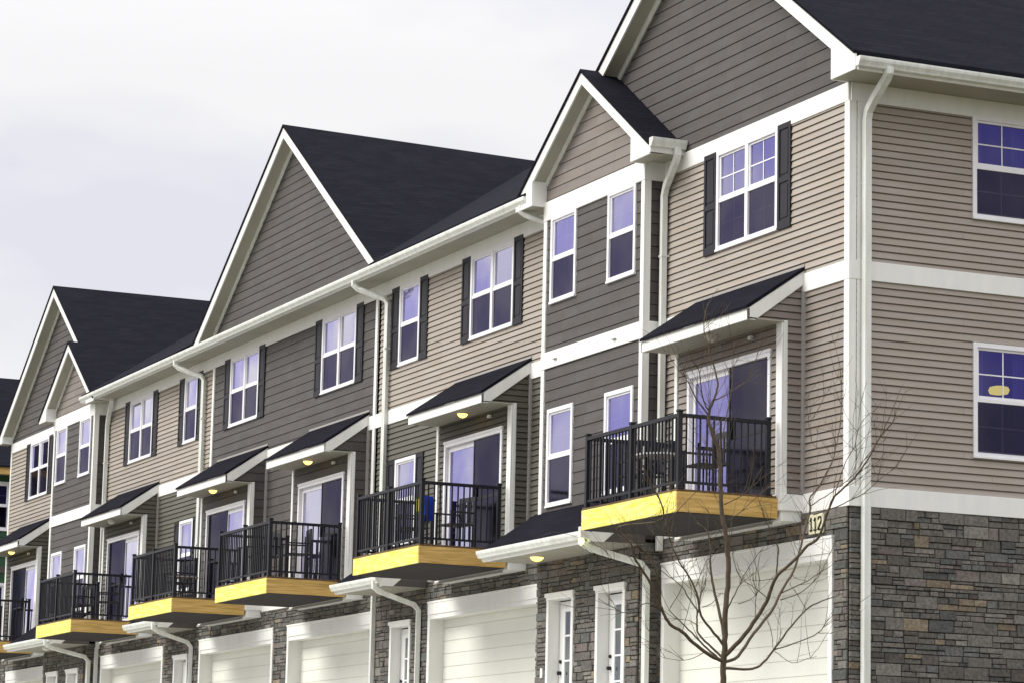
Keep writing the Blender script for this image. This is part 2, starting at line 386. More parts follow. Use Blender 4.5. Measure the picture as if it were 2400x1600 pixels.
def shutter(F, parent, u0, u1, z0, z1):
    mb = MB(); wbox(mb, F, u0, u1, .0, .022, z0, z1); s = .055
    wbox(mb, F, u0, u0+s, .022, .038, z0, z1); wbox(mb, F, u1-s, u1, .022, .038, z0, z1)
    for p, q in ((z0, z0+.12), ((z0+z1)/2-.09, (z0+z1)/2-.01), (z1-.08, z1)): wbox(mb, F, u0+s, u1-s, .022, .037, p, q)
    for p, q in ((z0+.16, (z0+z1)/2-.13), ((z0+z1)/2+.03, z1-.12)): wbox(mb, F, u0+s+.03, u1-s-.03, .022, .031, p, q)
    return mb.build('shutter', 'shutter_paint', parent, bevel=.003)
def patio_door(F, parent, u0, u1, z0, z1, glass_left=True, drape='curtain'):
    mb = MB(); t = .07
    for a in ((u0, u0+t, z0, z1), (u1-t, u1, z0, z1), (u0+t, u1-t, z1-t, z1), (u0+t, u1-t, z0, z0+.05)): wbox(mb, F, a[0], a[1], -.10, .034, a[2], a[3])
    wbox(mb, F, u0-.02, u1+.02, -.01, .045, z1-.01, z1+.035)
    fr = mb.build('patio_door', 'vinyl_frame', parent, bevel=.004); m_ = (u0+u1)/2; s = .085
    cells = [(u0+t, m_+.03, True), (m_-.03, u1-t, False)]
    for a, b, left in cells:
        gl = left == glass_left; o = -.03 if gl else -.075
        sb = MB()
        for q in ((a, a+s, z0+.05, z1-t), (b-s, b, z0+.05, z1-t), (a+s, b-s, z1-t-s, z1-t), (a+s, b-s, z0+.05, z0+.05+s)): wbox(sb, F, q[0], q[1], o-.03, o, q[2], q[3])
        pn = sb.build('sliding_panel' if not gl else 'fixed_panel', 'vinyl_frame', fr)
        g = MB(); g.poly([F(a+s, o-.014, z0+.13), F(b-s, o-.014, z0+.13), F(b-s, o-.014, z1-t-s), F(a+s, o-.014, z1-t-s)]); g.build('pane', 'glass', fr, recalc=False)
        g = MB(); c = (a+b)/2; wbox(g, F, c-.008, c+.008, o-.03, o-.022, z0+.13, z1-t-s)
        for k in range(1, 5): zz = z0+.13+(z1-t-s-z0-.13)*k/5; wbox(g, F, a+s, b-s, o-.031, o-.021, zz-.008, zz+.008)
        g.build('muntin', 'vinyl_frame', fr)
        if not gl:
            g = MB(); wbox(g, F, a+.01, b-.01, -.022, -.019, z0+.06, z1-t-.01); g.build('screen', 'door_screen', fr)
            g = MB()
            for q in ((a, a+.03), (b-.03, b)): wbox(g, F, q[0], q[1], -.03, -.012, z0+.05, z1-t)
            wbox(g, F, a+.03, b-.03, -.03, -.013, z0+.95, z0+1.0); g.build('screen_frame', 'railing_metal', fr)
    hb = MB(); wbox(hb, F, m_+(.05 if glass_left else -.09), m_+(.09 if glass_left else -.05), -.02, .03, z0+.95, z0+1.2); hb.build('handle', 'railing_metal', fr)
    if drape:
        g = MB(); n = 60; x0 = u0+.05; dx = (u1-u0-.1)/n
        for k in range(n):
            x = x0+k*dx
            if .28 < (k/n) < .42: continue
            a_, b_ = .2+.03*(k % 2), .2+.03*((k+1) % 2)
            g.poly([F(x, -a_, z0), F(x+dx, -b_, z0), F(x+dx, -b_, z1), F(x, -a_, z1)])
        g.build('curtain', 'curtain', fr, recalc=False)
    return fr
def lamp(parent, x, y, z, lit=True, r=.09):
    mb = MB(); pr = [(0, .0), (-.02, .0)]; n = 14
    mb.tube([(x, y, z), (x, y, z-.025)], r*1.05, n); base = mb.build('ceiling_lamp', 'white_trim', parent)
    g = MB(); pts = [(x, y, z-.025), (x, y, z-.05), (x, y, z-.075), (x, y, z-.09)]; g.tube(pts, [r*.98, r*.85, r*.55, r*.1], n)
    g.build('lamp_bowl', 'lamp_glow' if lit else 'lamp_off', base, smooth=True)
def gutter(parent, p0, p1, outv, h=.12, d=.12):
    """K-profile gutter from p0 to p1 (top inner line); outv points away from the wall"""
    p0 = Vector(p0); p1 = Vector(p1); o = Vector(outv); z = Vector((0, 0, 1))
    prof = [(0, 0), (0, -h), (d*.62, -h), (d*.72, -h*.78), (d*.95, -h*.45), (d, -h*.2), (d, 0), (d-.012, 0), (d-.014, -h*.18), (d*.6, -h+.012), (.008, -h+.012), (.008, 0)]
    mb = MB(); pts = [p0+o*a+z*b for a, b in prof]; mb.prism(pts, p1-p0)
    for p in (p0, p1):
        q = [p+o*a+z*b for a, b in prof[:7]]; dv = (p1-p0).normalized()*(.006 if p is p1 else -.006); mb.prism(q, dv)
    g = mb.build('gutter', 'white_gutter', parent)
    # fascia board behind the gutter hangs a little lower
    return g
def downspout(parent, pts, s=.06, name='downspout', m='white_gutter'):
    return MB().tube(pts, s, 4, square=True).build(name, m, parent, bevel=.006)

# ================================================================== the setting
def ground_sheet():
    prof = [(-900, -3.6), (-60, -3.4), (-26, -3.3), (-17, -3.25), (-15, -3.0), (-10.4, -2.27), (-5.4, 0), (0, 0), (12, 0), (400, 0)]
    xs = [(-900, 0), (-60, 0), (.3, 0), (1.5, -.35), (6, -1.6), (12, -2.6), (20, -3.2), (60, -3.4), (900, -3.4)]
    mb = MB(); n = len(xs)
    for y, z in prof:
        for x, z2 in xs: mb.v.append((x, y, min(z, z2) if z > -3.2 or z2 == 0 else min(z, z2)))
    for j in range(len(prof)-1):
        for i in range(n-1): mb.f.append((j*n+i, j*n+i+1, (j+1)*n+i+1, (j+1)*n+i)); mb.c.append(None)
    o = mb.build('ground', 'lawn', recalc=False); o['kind'] = 'structure'
    mb = MB(); mb.poly([(-46, -.05, .006), (.2, -.05, .006), (.2, -5.4, .006), (-46, -5.4, .006)]); mb.poly([(-46, -5.4, .006), (.2, -5.4, .006), (.2, -10.4, -2.25), (-46, -10.4, -2.25)]); o = mb.build('driveway', 'concrete', recalc=False); o['kind'] = 'structure'
    mb = MB(); mb.poly([(-300, -17.2, -3.245), (300, -17.2, -3.245), (300, -25.8, -3.285), (-300, -25.8, -3.285)]); o = mb.build('road', 'asphalt', recalc=False); o['kind'] = 'structure'
    mb = MB(); mb.box(-300, 300, -17.2, -17.05, -3.3, -3.13); mb.box(-300, 300, -25.95, -25.8, -3.4, -3.17); o = mb.build('kerb', 'concrete'); o['kind'] = 'structure'
    mb = MB(); mb.poly([(-300, -15.2, -3.02), (300, -15.2, -3.02), (300, -17.05, -3.13), (-300, -17.05, -3.13)]); o = mb.build('pavement', 'concrete', recalc=False); o['kind'] = 'structure'
ground_sheet()

# ================================================================== the townhouse row
H = empty('townhouse_row', 'long row of attached townhouses in dark and beige siding with stone base and gables', 'townhouses')
SL = .687; PB = .33; XL = -44.8
F0, FB, FS = front(0), front(-PB), side(0)
Z1a, Z1b, Z2a, Z2b, ZFa, ZS = 2.9, 3.17, 5.985, 6.25, 8.47, 8.73
bumps = [(-4.47, -1.25), (-13.65, -10.45), (-21.12, -17.9), (-26.9, -23.68), (-34.35, -31.15), (-43.45, -40.25)]
doors = [(-4.07, -1.56, True), (-13.3, -10.8, True), (-20.74, -18.24, True), (-26.5, -24.0, False), (-33.95, -31.42, False), (-42.85, -40.35, False)]
BAYS = [(-9.25, -5.6), (-39.2, -35.55)]
# --- windows: (frame, u0,u1,z0,z1,kind,shutters,blind)
WU = [(-3.85, -1.99, 'twin', True, None), (-13.08, -11.22, 'twin', True, None), (-16.44, -15.44, 'single', True, 'top'),
      (-20.56, -18.68, 'twin', True, None), (-26.22, -24.36, 'twin', True, None), (-29.42, -28.5, 'single', True, None), (-33.65, -31.82, 'twin', True, None), (-42.72, -40.88, 'twin', True, 'top')]
WM = [(-16.44, -15.43, 'single', True, 'half'), (-29.42, -28.45, 'single', True, 'half')]
opens_front = [(a, b, 7.02, 8.52) for a, b, *_ in WU]+[(a, b, 3.68, 5.27) for a, b, *_ in WM]
def rect(a, b): return lambda z: (a, b)
def fwall(a, b, z0, z1, m, e):
    siding(F0, rect(a, b), z0, z1, e, opens_front, m, H, gap=.013 if e < .15 else .010)
V, D_ = .1016, .18
# top storey
fwall(-5.6, -.1, Z2b, ZFa, 'beige_siding', V); fwall(-17.4, -9.25, Z2b, ZFa, 'beige_siding', V)
fwall(-27.3, -17.52, Z2b, ZFa, 'dark_siding', D_); fwall(-35.55, -27.42, Z2b, ZFa, 'beige_siding', V); fwall(XL+.1, -39.2, Z2b, ZFa, 'beige_siding', V)
# middle storey, between the balcony bays
def mid(a, b, m, e):
    x = a; segs = []
    for p, q in sorted(bumps):
        if q <= a or p >= b: continue
        if p > x: segs.append((x, p))
        x = q
    if x < b: segs.append((x, b))
    for s_ in segs: fwall(s_[0], s_[1], Z1b, Z2a, m, e)
mid(-5.6, -.1, 'tan_siding', V); mid(-17.4, -9.25, 'umber_siding', V); mid(-27.3, -17.52, 'dark_siding', D_); mid(-35.55, -27.42, 'umber_siding', V); mid(XL+.1, -39.2, 'umber_siding', V)
# side wall
SW = [(1.95, 2.95, 7.03, 8.5, 'x', None), (1.95, 2.95, 3.7, 5.29, 'x', None), (6.2, 7.2, 7.03, 8.5, 'x', None), (6.2, 7.2, 3.7, 5.29, 'x', None)]
opens_side = [(a, b, c, d) for a, b, c, d, *_ in SW]
siding(FS, rect(.05, 10.9), Z2b, ZFa, V, opens_side, 'beige_siding', H); siding(FS, rect(.05, 10.9), Z1b, Z2a, V, opens_side, 'beige_siding', H)
for a, b, c, d, *_ in SW: window(FS, H, a, b, c, d, 'single', None, outer_grid=True)
for a, b, k, sh, bl in WU:
    window(F0, H, a, b, 7.02, 8.52, k, bl, outer_grid=(a > -4))
    shutter(F0, H, a-.385, a-.01, 7.0, 8.53); shutter(F0, H, b+.01, b+.385, 7.0, 8.53)
for a, b, k, sh, bl in WM:
    window(F0, H, a, b, 3.68, 5.27, k, bl); shutter(F0, H, a-.36, a-.01, 3.66, 5.28); shutter(F0, H, b+.01, b+.36, 3.66, 5.28)
# plain rear and far-left walls, floors and rooms behind the glass
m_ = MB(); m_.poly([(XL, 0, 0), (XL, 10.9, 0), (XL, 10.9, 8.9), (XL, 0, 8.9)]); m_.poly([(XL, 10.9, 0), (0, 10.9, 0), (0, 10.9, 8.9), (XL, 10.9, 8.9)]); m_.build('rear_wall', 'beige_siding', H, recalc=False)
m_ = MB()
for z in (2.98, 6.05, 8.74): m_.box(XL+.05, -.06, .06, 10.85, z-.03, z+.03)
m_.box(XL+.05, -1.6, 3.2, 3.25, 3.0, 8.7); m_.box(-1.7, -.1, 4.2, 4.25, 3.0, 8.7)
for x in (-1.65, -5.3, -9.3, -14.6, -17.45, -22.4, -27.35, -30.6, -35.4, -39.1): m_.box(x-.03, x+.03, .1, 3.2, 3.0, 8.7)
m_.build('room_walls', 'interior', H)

# --- bays
def bay(a, b, mid_blind):
    wins = [(a+.25, a+1.22), (b-1.27, b-.28)]
    op = [(p, q, 7.0, 8.44) for p, q in wins]+[(p, q, 3.68, 5.27) for p, q in wins]
    siding(FB, rect(a+.1, b-.1), Z2b-.03, 8.41, D_, op, 'dark_siding', H, 'bay_wall')
    siding(FB, rect(a+.1, b-.1), 3.5, 5.95, D_, op, 'dark_siding', H, 'bay_wall')
    for p, q in wins: window(FB, H, p, q, 7.0, 8.44, 'single', 'full' if (p < -6.5 and p > -7.2) else None); window(FB, H, p, q, 3.68, 5.27, 'single', mid_blind)
    # returns
    FR = side(b); siding(FR, rect(-PB+.06, 0), 2.9, 5.95, D_, [], 'dark_siding', H, 'bay_return'); siding(FR, rect(-PB+.06, 0), 6.22, 8.41, D_, [], 'dark_siding', H, 'bay_return')
    bx('bay_return', 'dark_siding', H, a, a+.02, -PB+.01, 0, 2.9, 8.6)
    # trims
    for z0, z1 in ((3.55, 5.95), (6.22, 8.41)):
        bx('corner_trim', 'white_trim', H, a-.03, a+.09, -PB-.03, -PB+.04, z0, z1, bevel=.006)
        m = MB(); m.box(b-.09, b+.03, -PB-.03, -PB-.0, z0, z1); m.box(b, b+.03, -PB, -PB+.09, z0, z1); m.build('corner_trim', 'white_trim', H, bevel=.006)
    for z0, z1, n in ((5.95, 6.22, 'trim_band'), (8.41, 8.73, 'frieze_board')):
        m = MB(); m.box(a-.035, b+.04, -PB-.036, -PB, z0, z1); m.box(b, b+.04, -PB, -.0, z0, z1); m.box(a-.035, a, -PB, 0, z0, z1); m.build(n, 'white_trim', H, bevel=.005)
bay(*BAYS[0], 'half'); bay(*BAYS[1], 'half')

# --- balcony bays (shallow projections) with their doors and shed roofs
lit = [False, True, True, True, False, True]
for i, (a, b) in enumerate(bumps):
    m, e = ('dark_siding', D_) if i in (2, 3) else ('tan_siding', V) if i == 0 else ('umber_siding', V)
    da, db, gl = doors[i]
    siding(FB, rect(a+.09, b-.1), Z1b, 5.6, e, [(da, db, 3.1, 5.19)], m, H, 'balcony_wall')
    siding(side(b), rect(-PB+.05, -.04), Z1b, 5.6, e, [], m, H, 'balcony_wall')
    siding(side(b-.02), lambda z, zt=6.36: (-min(.86, max(0, (zt-z-.2)/SL)), -.0), 5.54, 6.16, e, [], m, H, 'shed_cheek')
    bx('balcony_wall', m, H, a, a+.02, -PB+.01, 0, Z1b, 5.6)
    patio_door(FB, H, da, db, 3.13, 5.19, gl)
    # white corner trims and base box
    mm = MB(); mm.box(b-.145, b+.025, -PB-.03, -PB, Z1b-.02, 5.57); mm.box(b, b+.025, -PB, -PB+.07, Z1b-.02, 5.57); mm.build('corner_trim', 'white_trim', H, bevel=.012)
    bx('corner_trim', 'white_trim', H, a-.02, a+.075, -PB-.03, -PB+.05, Z1b-.02, 5.57, bevel=.01)
    bx('inner_trim', 'grey_post', H, b+.0, b+.07, -.045, .01, Z1b, 6.0)
    bs = MB(); bs.box(a-.03, b+.04, -PB-.035, -.0, 2.93, 3.16); bs.build('base_trim', 'white_trim', H, bevel=.006)
    bs = MB(); bs.box(a-.0, b+.0, -PB-.0, -.0, 2.79, 2.93); bs.build('base_trim', 'white_trim', H, bevel=.004)
    bx('ledge_trim', 'grey_post', H, a+.0, b-.25, -PB-.02, -PB, 2.76, 2.79)
    # shed roof
    xa, xb = a-.05, b+.03; yf = -.9; zt = 6.36; zf = zt-.9*SL
    rf = MB(); rf.prism([(xa, 0, zt), (xa, yf-.03, zf-.02), (xa, yf-.03, zf-.06), (xa, 0, zt-.045)], (xb+.015-xa, 0, 0)); ro = rf.build('shed_roof', 'roof_shingle', H)
    fl = MB(); fl.box(xa, xb+.0, -.02, -.012, zt-.01, zt+.028); fl.build('flashing', 'grey_post', ro)
    fb = MB(); fb.box(xa, xb, yf, yf+.03, zf-.21, zf-.05); fb.build('fascia', 'white_trim', ro, bevel=.003)
    for x0, x1 in ((xb-.03, xb+.0), (xa-.0, xa+.028)):
        rk = MB(); rk.prism([(x0, yf-.0, zf-.06), (x0, -.0, zt-.055), (x0, -.0, zt-.245), (x0, yf+.12, zf-.21), (x0, yf, zf-.21)], (x1-x0, 0, 0)); rk.build('rake_board', 'white_trim', ro, bevel=.003)
    bx('soffit', 'soffit', ro, xa+.03, xb, yf+.03, -PB, zf-.20, zf-.18)
    lamp(ro, (a+b)/2+(.25 if i == 1 else .1), -.66, zf-.20, lit[i])
    sp = MB(); sp.box(b-.9, b-.82, -PB-.07, -PB-.02, 5.42, 5.47); sp.build('sprinkler_head', 'white_gutter', H)
    # balcony deck
    dx0, dx1, dy = a+.17, b-.09, -1.88
    dk = MB(); k = dy-.03
    while k < -PB-.14: dk.box(dx0-.02, dx1+.02, k, k+.135, 3.105, 3.132); k += .14
    de = dk.build('balcony', 'deck_wood', H)
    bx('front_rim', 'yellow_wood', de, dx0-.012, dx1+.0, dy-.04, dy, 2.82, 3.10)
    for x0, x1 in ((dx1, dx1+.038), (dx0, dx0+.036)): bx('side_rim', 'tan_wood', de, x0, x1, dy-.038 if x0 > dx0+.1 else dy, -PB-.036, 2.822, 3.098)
    jm = MB(); x = dx0+.3
    while x < dx1-.1: jm.box(x, x+.038, dy, -PB-.04, 2.86, 3.1); x += .4
    jm.box(dx0+.04, dx1, -PB-.08, -PB-.04, 2.85, 3.1); jm.box(dx0+.036, dx1, dy+.0, -PB-.04, 3.09, 3.104); jm.box(dx0-.004, dx1-.0, dy+.002, -PB-.042, 2.812, 2.8215); jm.build('joists_and_dark_sheet', 'joist_wood', de)  # last box: dark sheet that stands in for shade under the deck
    zr = 4.17
    def rail(x0, y0, x1, y1):
        r = MB(); L = math.hypot(x1-x0, y1-y0); tx, ty = (x1-x0)/L, (y1-y0)/L; nx, ny = -ty, tx
        def bar(s0, s1, hw, z0, z1):
            P = []
            for z in (z0, z1):
                for s_, h_ in ((s0, -hw), (s1, -hw), (s1, hw), (s0, hw)): P.append((x0+tx*s_+nx*h_, y0+ty*s_+ny*h_, z))
            r.hexa(P)
        bar(.03, L-.03, .028, zr-.05, zr); bar(.03, L-.03, .018, 3.215, 3.25)
        n = max(2, int(round(L/.102)))
        for k in range(1, n): bar(L*k/n-.0105, L*k/n+.0105, .0105, 3.25, zr-.05)
        for s_ in (L*.33, L*.66): bar(s_-.015, s_+.015, .015, 3.13, 3.215)
        r.build('railing', 'railing_metal', de)
    A, B_, C_, E_ = (dx0+.04, -PB-.16), (dx0+.04, dy+.02), (dx1-.02, dy+.02), (dx1-.02, -PB-.16); md = ((dx0+dx1)/2, dy+.02)
    rail(*A, *B_); rail(*B_, *md); rail(*md, *C_); rail(*C_, *E_)
    for x, y in (A, B_, md, C_, E_):
        p = MB(); p.box(x-.032, x+.032, y-.032, y+.032, 3.12, zr+.02); p.box(x-.04, x+.04, y-.04, y+.04, zr+.02, zr+.05); p.box(x-.055, x+.055, y-.045, y+.045, 3.132, 3.15); p.build('railing_post', 'railing_metal', de, bevel=.004)

# --- long trims
def segs_excl(a, b, ex):
    x = a; r = []
    for p, q in sorted(ex):
        if q <= a or p >= b: continue
        if p > x: r.append((x, p))
        x = max(x, q)
    if x < b: r.append((x, b))
    return r
exB = [(a-.035, b+.04) for a, b in BAYS]; exU = [(a-.03, b+.04) for a, b in bumps]
for a, b in segs_excl(XL, .0, exB): bx('frieze_board', 'white_trim', H, a, b, -.03, .0, ZFa, ZS, bevel=.005)
for a, b in segs_excl(XL, .0, exB): bx('trim_band', 'white_trim', H, a, b, -.032, .0, Z2a, Z2b, bevel=.005)
for a, b in segs_excl(XL, .0, exB+exU): bx('trim_band', 'white_trim', H, a, b, -.03, .0, Z1a, Z1b, bevel=.005)
bx('frieze_board', 'white_trim', H, .0, .03, .0, 10.9, ZFa, ZS, bevel=.005)
for z0, z1 in ((Z1b, Z2a), (Z2b, ZFa)): bx('corner_trim', 'white_trim', H, .0, .028, .098, .295, z0, z1, bevel=.004)
if 1: pass; bx('trim_band', 'white_trim', H, .0, .034, -.032, 10.9, Z2a, Z2b, bevel=.005); bx('trim_band', 'white_trim', H, .0, .05, -.03, 10.9, Z1a, Z1b, bevel=.005)
for z0, z1 in ((Z1b, Z2a), (Z2b, ZFa)):
    m = MB(); m.box(-.11, .03, -.028, .0, z0, z1); m.box(.0, .03, 0, .085, z0, z1); m.build('corner_trim', 'white_trim', H, bevel=.006)
    for x in (-17.64, -27.42): bx('corner_trim', 'white_trim', H, x, x+.12, -.036, .0, z0, z1, bevel=.006)
    bx('corner_trim', 'white_trim', H, XL, XL+.11, -.028, .0, z0, z1, bevel=.006)
# --- soffit, fascia and main gutter
gx0, gx1 = -36.0, -9.5
bx('soffit', 'soffit', H, -35.5, -9.3, -.47, .0, ZS, ZS+.02); bx('fascia', 'white_trim', H, gx0, gx1, -.50, -.47, ZS-.01, ZS+.14, bevel=.003)
gutter(H, (gx0, -.50, 8.86), (gx1, -.50, 8.86), (0, -1, 0), .13, .15)
# side eave of the end unit
bx('soffit', 'soffit', H, .03, .64, -.28, 11.2, ZS, ZS+.02); bx('fascia', 'white_trim', H, .64, .67, -.27, 11.2, ZS-.012, ZS+.15, bevel=.003)
gutter(H, (.67, -.31, 8.885), (.67, 11.2, 8.885), (1, 0, 0), .125, .125)

# --- gabled roofs facing the street
def gable_roof(cx, zt, hw_l, hw_r, yf, yb, thick=.05, tails=(None, None), rake=.235, wall_y=0., wx=None, wz0=8.7, wm='dark_siding', e=.18, trimm=.1, drop=0.):
    """shingled gable roof, ridge along Y, raked boards in front and a sided gable wall behind them"""
    zl, zr = zt-hw_l*SL, zt-hw_r*SL
    for x1, z1, nm in ((cx-hw_l, zl, 'l'), (cx+hw_r, zr, 'r')):
        m = MB(); m.prism([(cx, yf-.025, zt), (x1, yf-.025, z1), (x1, yf-.025, z1-thick), (cx, yf-.025, zt-thick)], (0, yb-yf, -drop*(yb-yf))); m.build('roof', 'roof_shingle', H)
    for s_, hw, tail in ((-1, hw_l, tails[0]), (1, hw_r, tails[1])):
        X = lambda d: cx+s_*d
        Zt = lambda d: zt-d*SL-thick
        if tail:
            xi, zb = tail; di = abs(xi-cx)
            P = [(0, Zt(0)), (hw, Zt(hw)), (hw, zb), (di, zb), (di, Zt(di)-rake), (0, Zt(0)-rake)]
        else: P = [(0, Zt(0)), (hw, Zt(hw)), (hw, Zt(hw)-rake), (0, Zt(0)-rake)]
        m = MB(); m.prism([(X(d), yf, z) for d, z in P], (0, .03, 0)); m.build('rake_board', 'white_trim', H, bevel=.004)
        # sloped soffit under the rake overhang, and trim on the wall
        d1 = abs(tail[0]-cx) if tail else hw
        m = MB(); m.poly([(X(0), yf+.03, Zt(0)-rake+.03), (X(d1), yf+.03, Zt(d1)-rake+.03), (X(d1), wall_y, Zt(d1)-rake+.03), (X(0), wall_y, Zt(0)-rake+.03)]); m.build('soffit', 'soffit', H, recalc=False)
        m = MB(); m.prism([(X(0), wall_y-.035, Zt(0)-rake+.03), (X(d1), wall_y-.035, Zt(d1)-rake+.03), (X(d1), wall_y-.035, Zt(d1)-rake-trimm), (X(0), wall_y-.035, Zt(0)-rake-trimm)], (0, .03, 0)); m.build('rake_trim', 'white_gutter', H)
        if tail:
            xi, zb = tail; m = MB(); m.box(min(X(hw), xi), max(X(hw), xi), yf+.03, wall_y, zb+.006, zb+.02); m.build('soffit', 'soffit', H)
            m = MB(); m.box(xi-.012, xi+.012, yf+.03, wall_y, zb, Zt(abs(xi-cx))-rake+.03); m.build('eave_return', 'white_trim', H)
    wl, wr = wx; zi = lambda x: zt-thick-rake+.02-abs(x-cx)*SL
    def bnd(z):
        d = (zt-thick-rake+.02-z)/SL
        return (max(wl, cx-d), max(max(wl, cx-d), min(wr, cx+d)))
    siding(front(wall_y), bnd, wz0, zt-thick-rake, e, [], wm, H, 'gable_wall', cuts=(zi(wl), zi(wr)))
gable_roof(-4.57, 12.57, 5.22, 5.2, -.30, 11.2, tails=((-9.1, ZS), (-.02, ZS)), wx=(-9.2, 0.), wz0=ZS, wm='dark_siding')
gable_roof(-40.15, 12.34, 5.1, 5.1, -.30, 11.2, tails=((XL+.05, ZS), (-35.6, ZS)), wx=(XL, -35.6), wz0=ZS, wm='dark_siding')
gable_roof(-22.56, 12.90, 5.6, 5.6, -.30, 11.2, wx=(-28.6, -16.6), wz0=8.75, wm='dark_siding', drop=.02)
for (a, b) in BAYS:
    c = (a+b)/2; gable_roof(c, 10.55 if a > -20 else 10.46, 2.48, 2.48, -.60, .25 if a > -20 else 1.8, tails=((a, 8.66), (b, 8.66)), wall_y=-PB, wx=(a+.0, b-.0), wz0=8.73, wm='taupe_siding', e=.175, rake=.20, trimm=.07)
    if a > -20: gutter(H, (c+2.50, -.61, 8.90), (c+2.50, .0-.03, 8.90), (1, 0, 0), .13, .12)
    bx('soffit', 'soffit', H, b, c+2.5, -.33, 0, 8.70, 8.715)
    bx('fascia', 'white_trim', H, c+2.48, c+2.515, -.6, -.0, 8.69, 8.9)
    bx('soffit', 'soffit', H, c-2.5, a, -.33, 0, 8.70, 8.715)
# main roof planes between the gables
m = MB(); zp = lambda y: 8.91+(y+.62)*.628
for P in ([(-9.5, -.62), (-4.75, 4.6), (-5.3, 5.35), (-22.5, 5.35), (-16.6, -.62)], [(-28.5, -.62), (-22.6, 5.35), (-40.1, 5.35), (-40.15, 4.6), (-35.9, -.62)]):
    m.prism([(x, y, zp(y)) for x, y in P], (0, 0, -.05))
for P in ([(-4.6, 5.35), (-4.6, 11.2), (-40.2, 11.2), (-40.2, 5.35)],): m.prism([(x, y, zp(5.35)-(y-5.35)*.6-.02) for x, y in P], (0, 0, -.05))
m.build('roof', 'roof_shingle', H)

# --- garage storey
GD = [(-5.43, -.36), (-14.6, -9.7), (-21.97, -17.3), (-27.6, -22.82), (-35.15, -30.2), (-44.1, -39.4)]
ED = [(-16.42, -15.42), (-29.4, -28.4)]
opg = [(a, b, 0, 2.53) for a, b in GD]+[(a, b, 0, 2.26) for a, b in ED]
FG = front(.0)
for k, (a, b) in enumerate(segs_excl(XL, 0.0, [(p-.0, q) for p, q in BAYS])):
    stone_wall(FG, a, b, 0, 2.9, [o for o in opg if o[1] > a and o[0] < b], H, seed=5+k)
for (a, b) in BAYS:
    dd = [(a+.42, a+1.42), (b-1.42, b-.4)]
    stone_wall(FB, a, b, 0, 2.85, [(p, q, 0, 2.25) for p, q in dd], H, seed=31)
    stone_wall(side(b), -PB, 0, 0, 2.85, [], H, seed=33); bx('stone_backing', 'mortar', H, a, a+.02, -PB+.01, 0, 0, 2.9)
    ED += [(p, q, 'bay') for p, q in dd]
stone_wall(FS, 0, 10.9, 0, 2.9, [], H, seed=77)
for a, b in GD:
    t = MB(); t.box(a, b, -.055, .0, 2.30, 2.53); t.box(a-.01, b+.01, -.065, .0, 2.50, 2.535); tr = t.build('garage_trim', 'white_trim', H, bevel=.004)
    for x0, x1 in ((a, a+.10), (b-.10, b)): bx('garage_trim', 'white_trim', H, x0, x1, -.05, .24, 0, 2.30, bevel=.004)
    bx('garage_trim', 'white_trim', H, a+.1, b-.1, -.04, .24, 2.22, 2.298)
    g = MB(); z = 0.02; y = .23
    k = 0
    while z < 2.22:
        z1 = min(z+.228, 2.225); big = (k % 2 == 1)
        g.hexa([(a+.1, y, z+.006), (b-.1, y, z+.006), (b-.1, y+.04, z+.006), (a+.1, y+.04, z+.006), (a+.1, y, z1-(.004 if not big else .007)), (b-.1, y, z1-(.004 if not big else .007)), (b-.1, y+.04, z1), (a+.1, y+.04, z1)])
        z = z1; k += 1
    g.box(a+.1, b-.1, y+.012, y+.05, 0, 2.23); g.build('garage_door', 'garage_paint', H)
for d in ED:
    a, b = d[0], d[1]; y0 = -PB if len(d) == 3 else 0.; zt = 2.25
    m = MB(); m.box(a, a+.085, y0-.05, y0+.17, 0, zt-.08); m.box(b-.085, b, y0-.05, y0+.17, 0, zt-.08); m.box(a-.0, b+.0, y0-.06, y0+.17, zt-.08, zt); m.box(a-.03, b+.03, y0-.075, y0-.0, zt-.035, zt+.03)
    fr = m.build('entry_door', 'white_trim', H, bevel=.005)
    m = MB(); s0, s1 = a+.1, b-.1; y = y0+.15; g0, g1 = s0+.19, s1-.19
    m.box(s0, g0, y, y+.045, .02, zt-.1); m.box(g1, s1, y, y+.045, .02, zt-.1); m.box(g0, g1, y, y+.045, 2.0, zt-.1); m.box(g0, g1, y, y+.045, .02, .42)
    m.build('door_leaf', 'door_paint', fr, bevel=.004)
    m = MB(); m.poly([(g0, y+.02, .42), (g1, y+.02, .42), (g1, y+.02, 2.0), (g0, y+.02, 2.0)]); m.build('pane', 'door_glass', fr, recalc=False)
    m = MB()
    for zz in (.42, .815, 1.21, 1.605, 2.0): m.box(g0, g1, y+.005, y+.03, zz-.014, zz+.014)
    m.box((g0+g1)/2-.012, (g0+g1)/2+.012, y+.006, y+.029, .42, 2.0)
    m.build('muntin', 'vinyl_frame', fr)
    m = MB(); m.tube([(s0+.07, y, 1.02), (s0+.07, y-.06, 1.02)], .03, 10); m.tube([(s0+.07, y, 1.2), (s0+.07, y-.03, 1.2)], .028, 10); m.build('handle', 'railing_metal', fr)
    bx('door_curtain', 'curtain', fr, g0-.05, g1+.05, y+.08, y+.09, .3, 2.05)

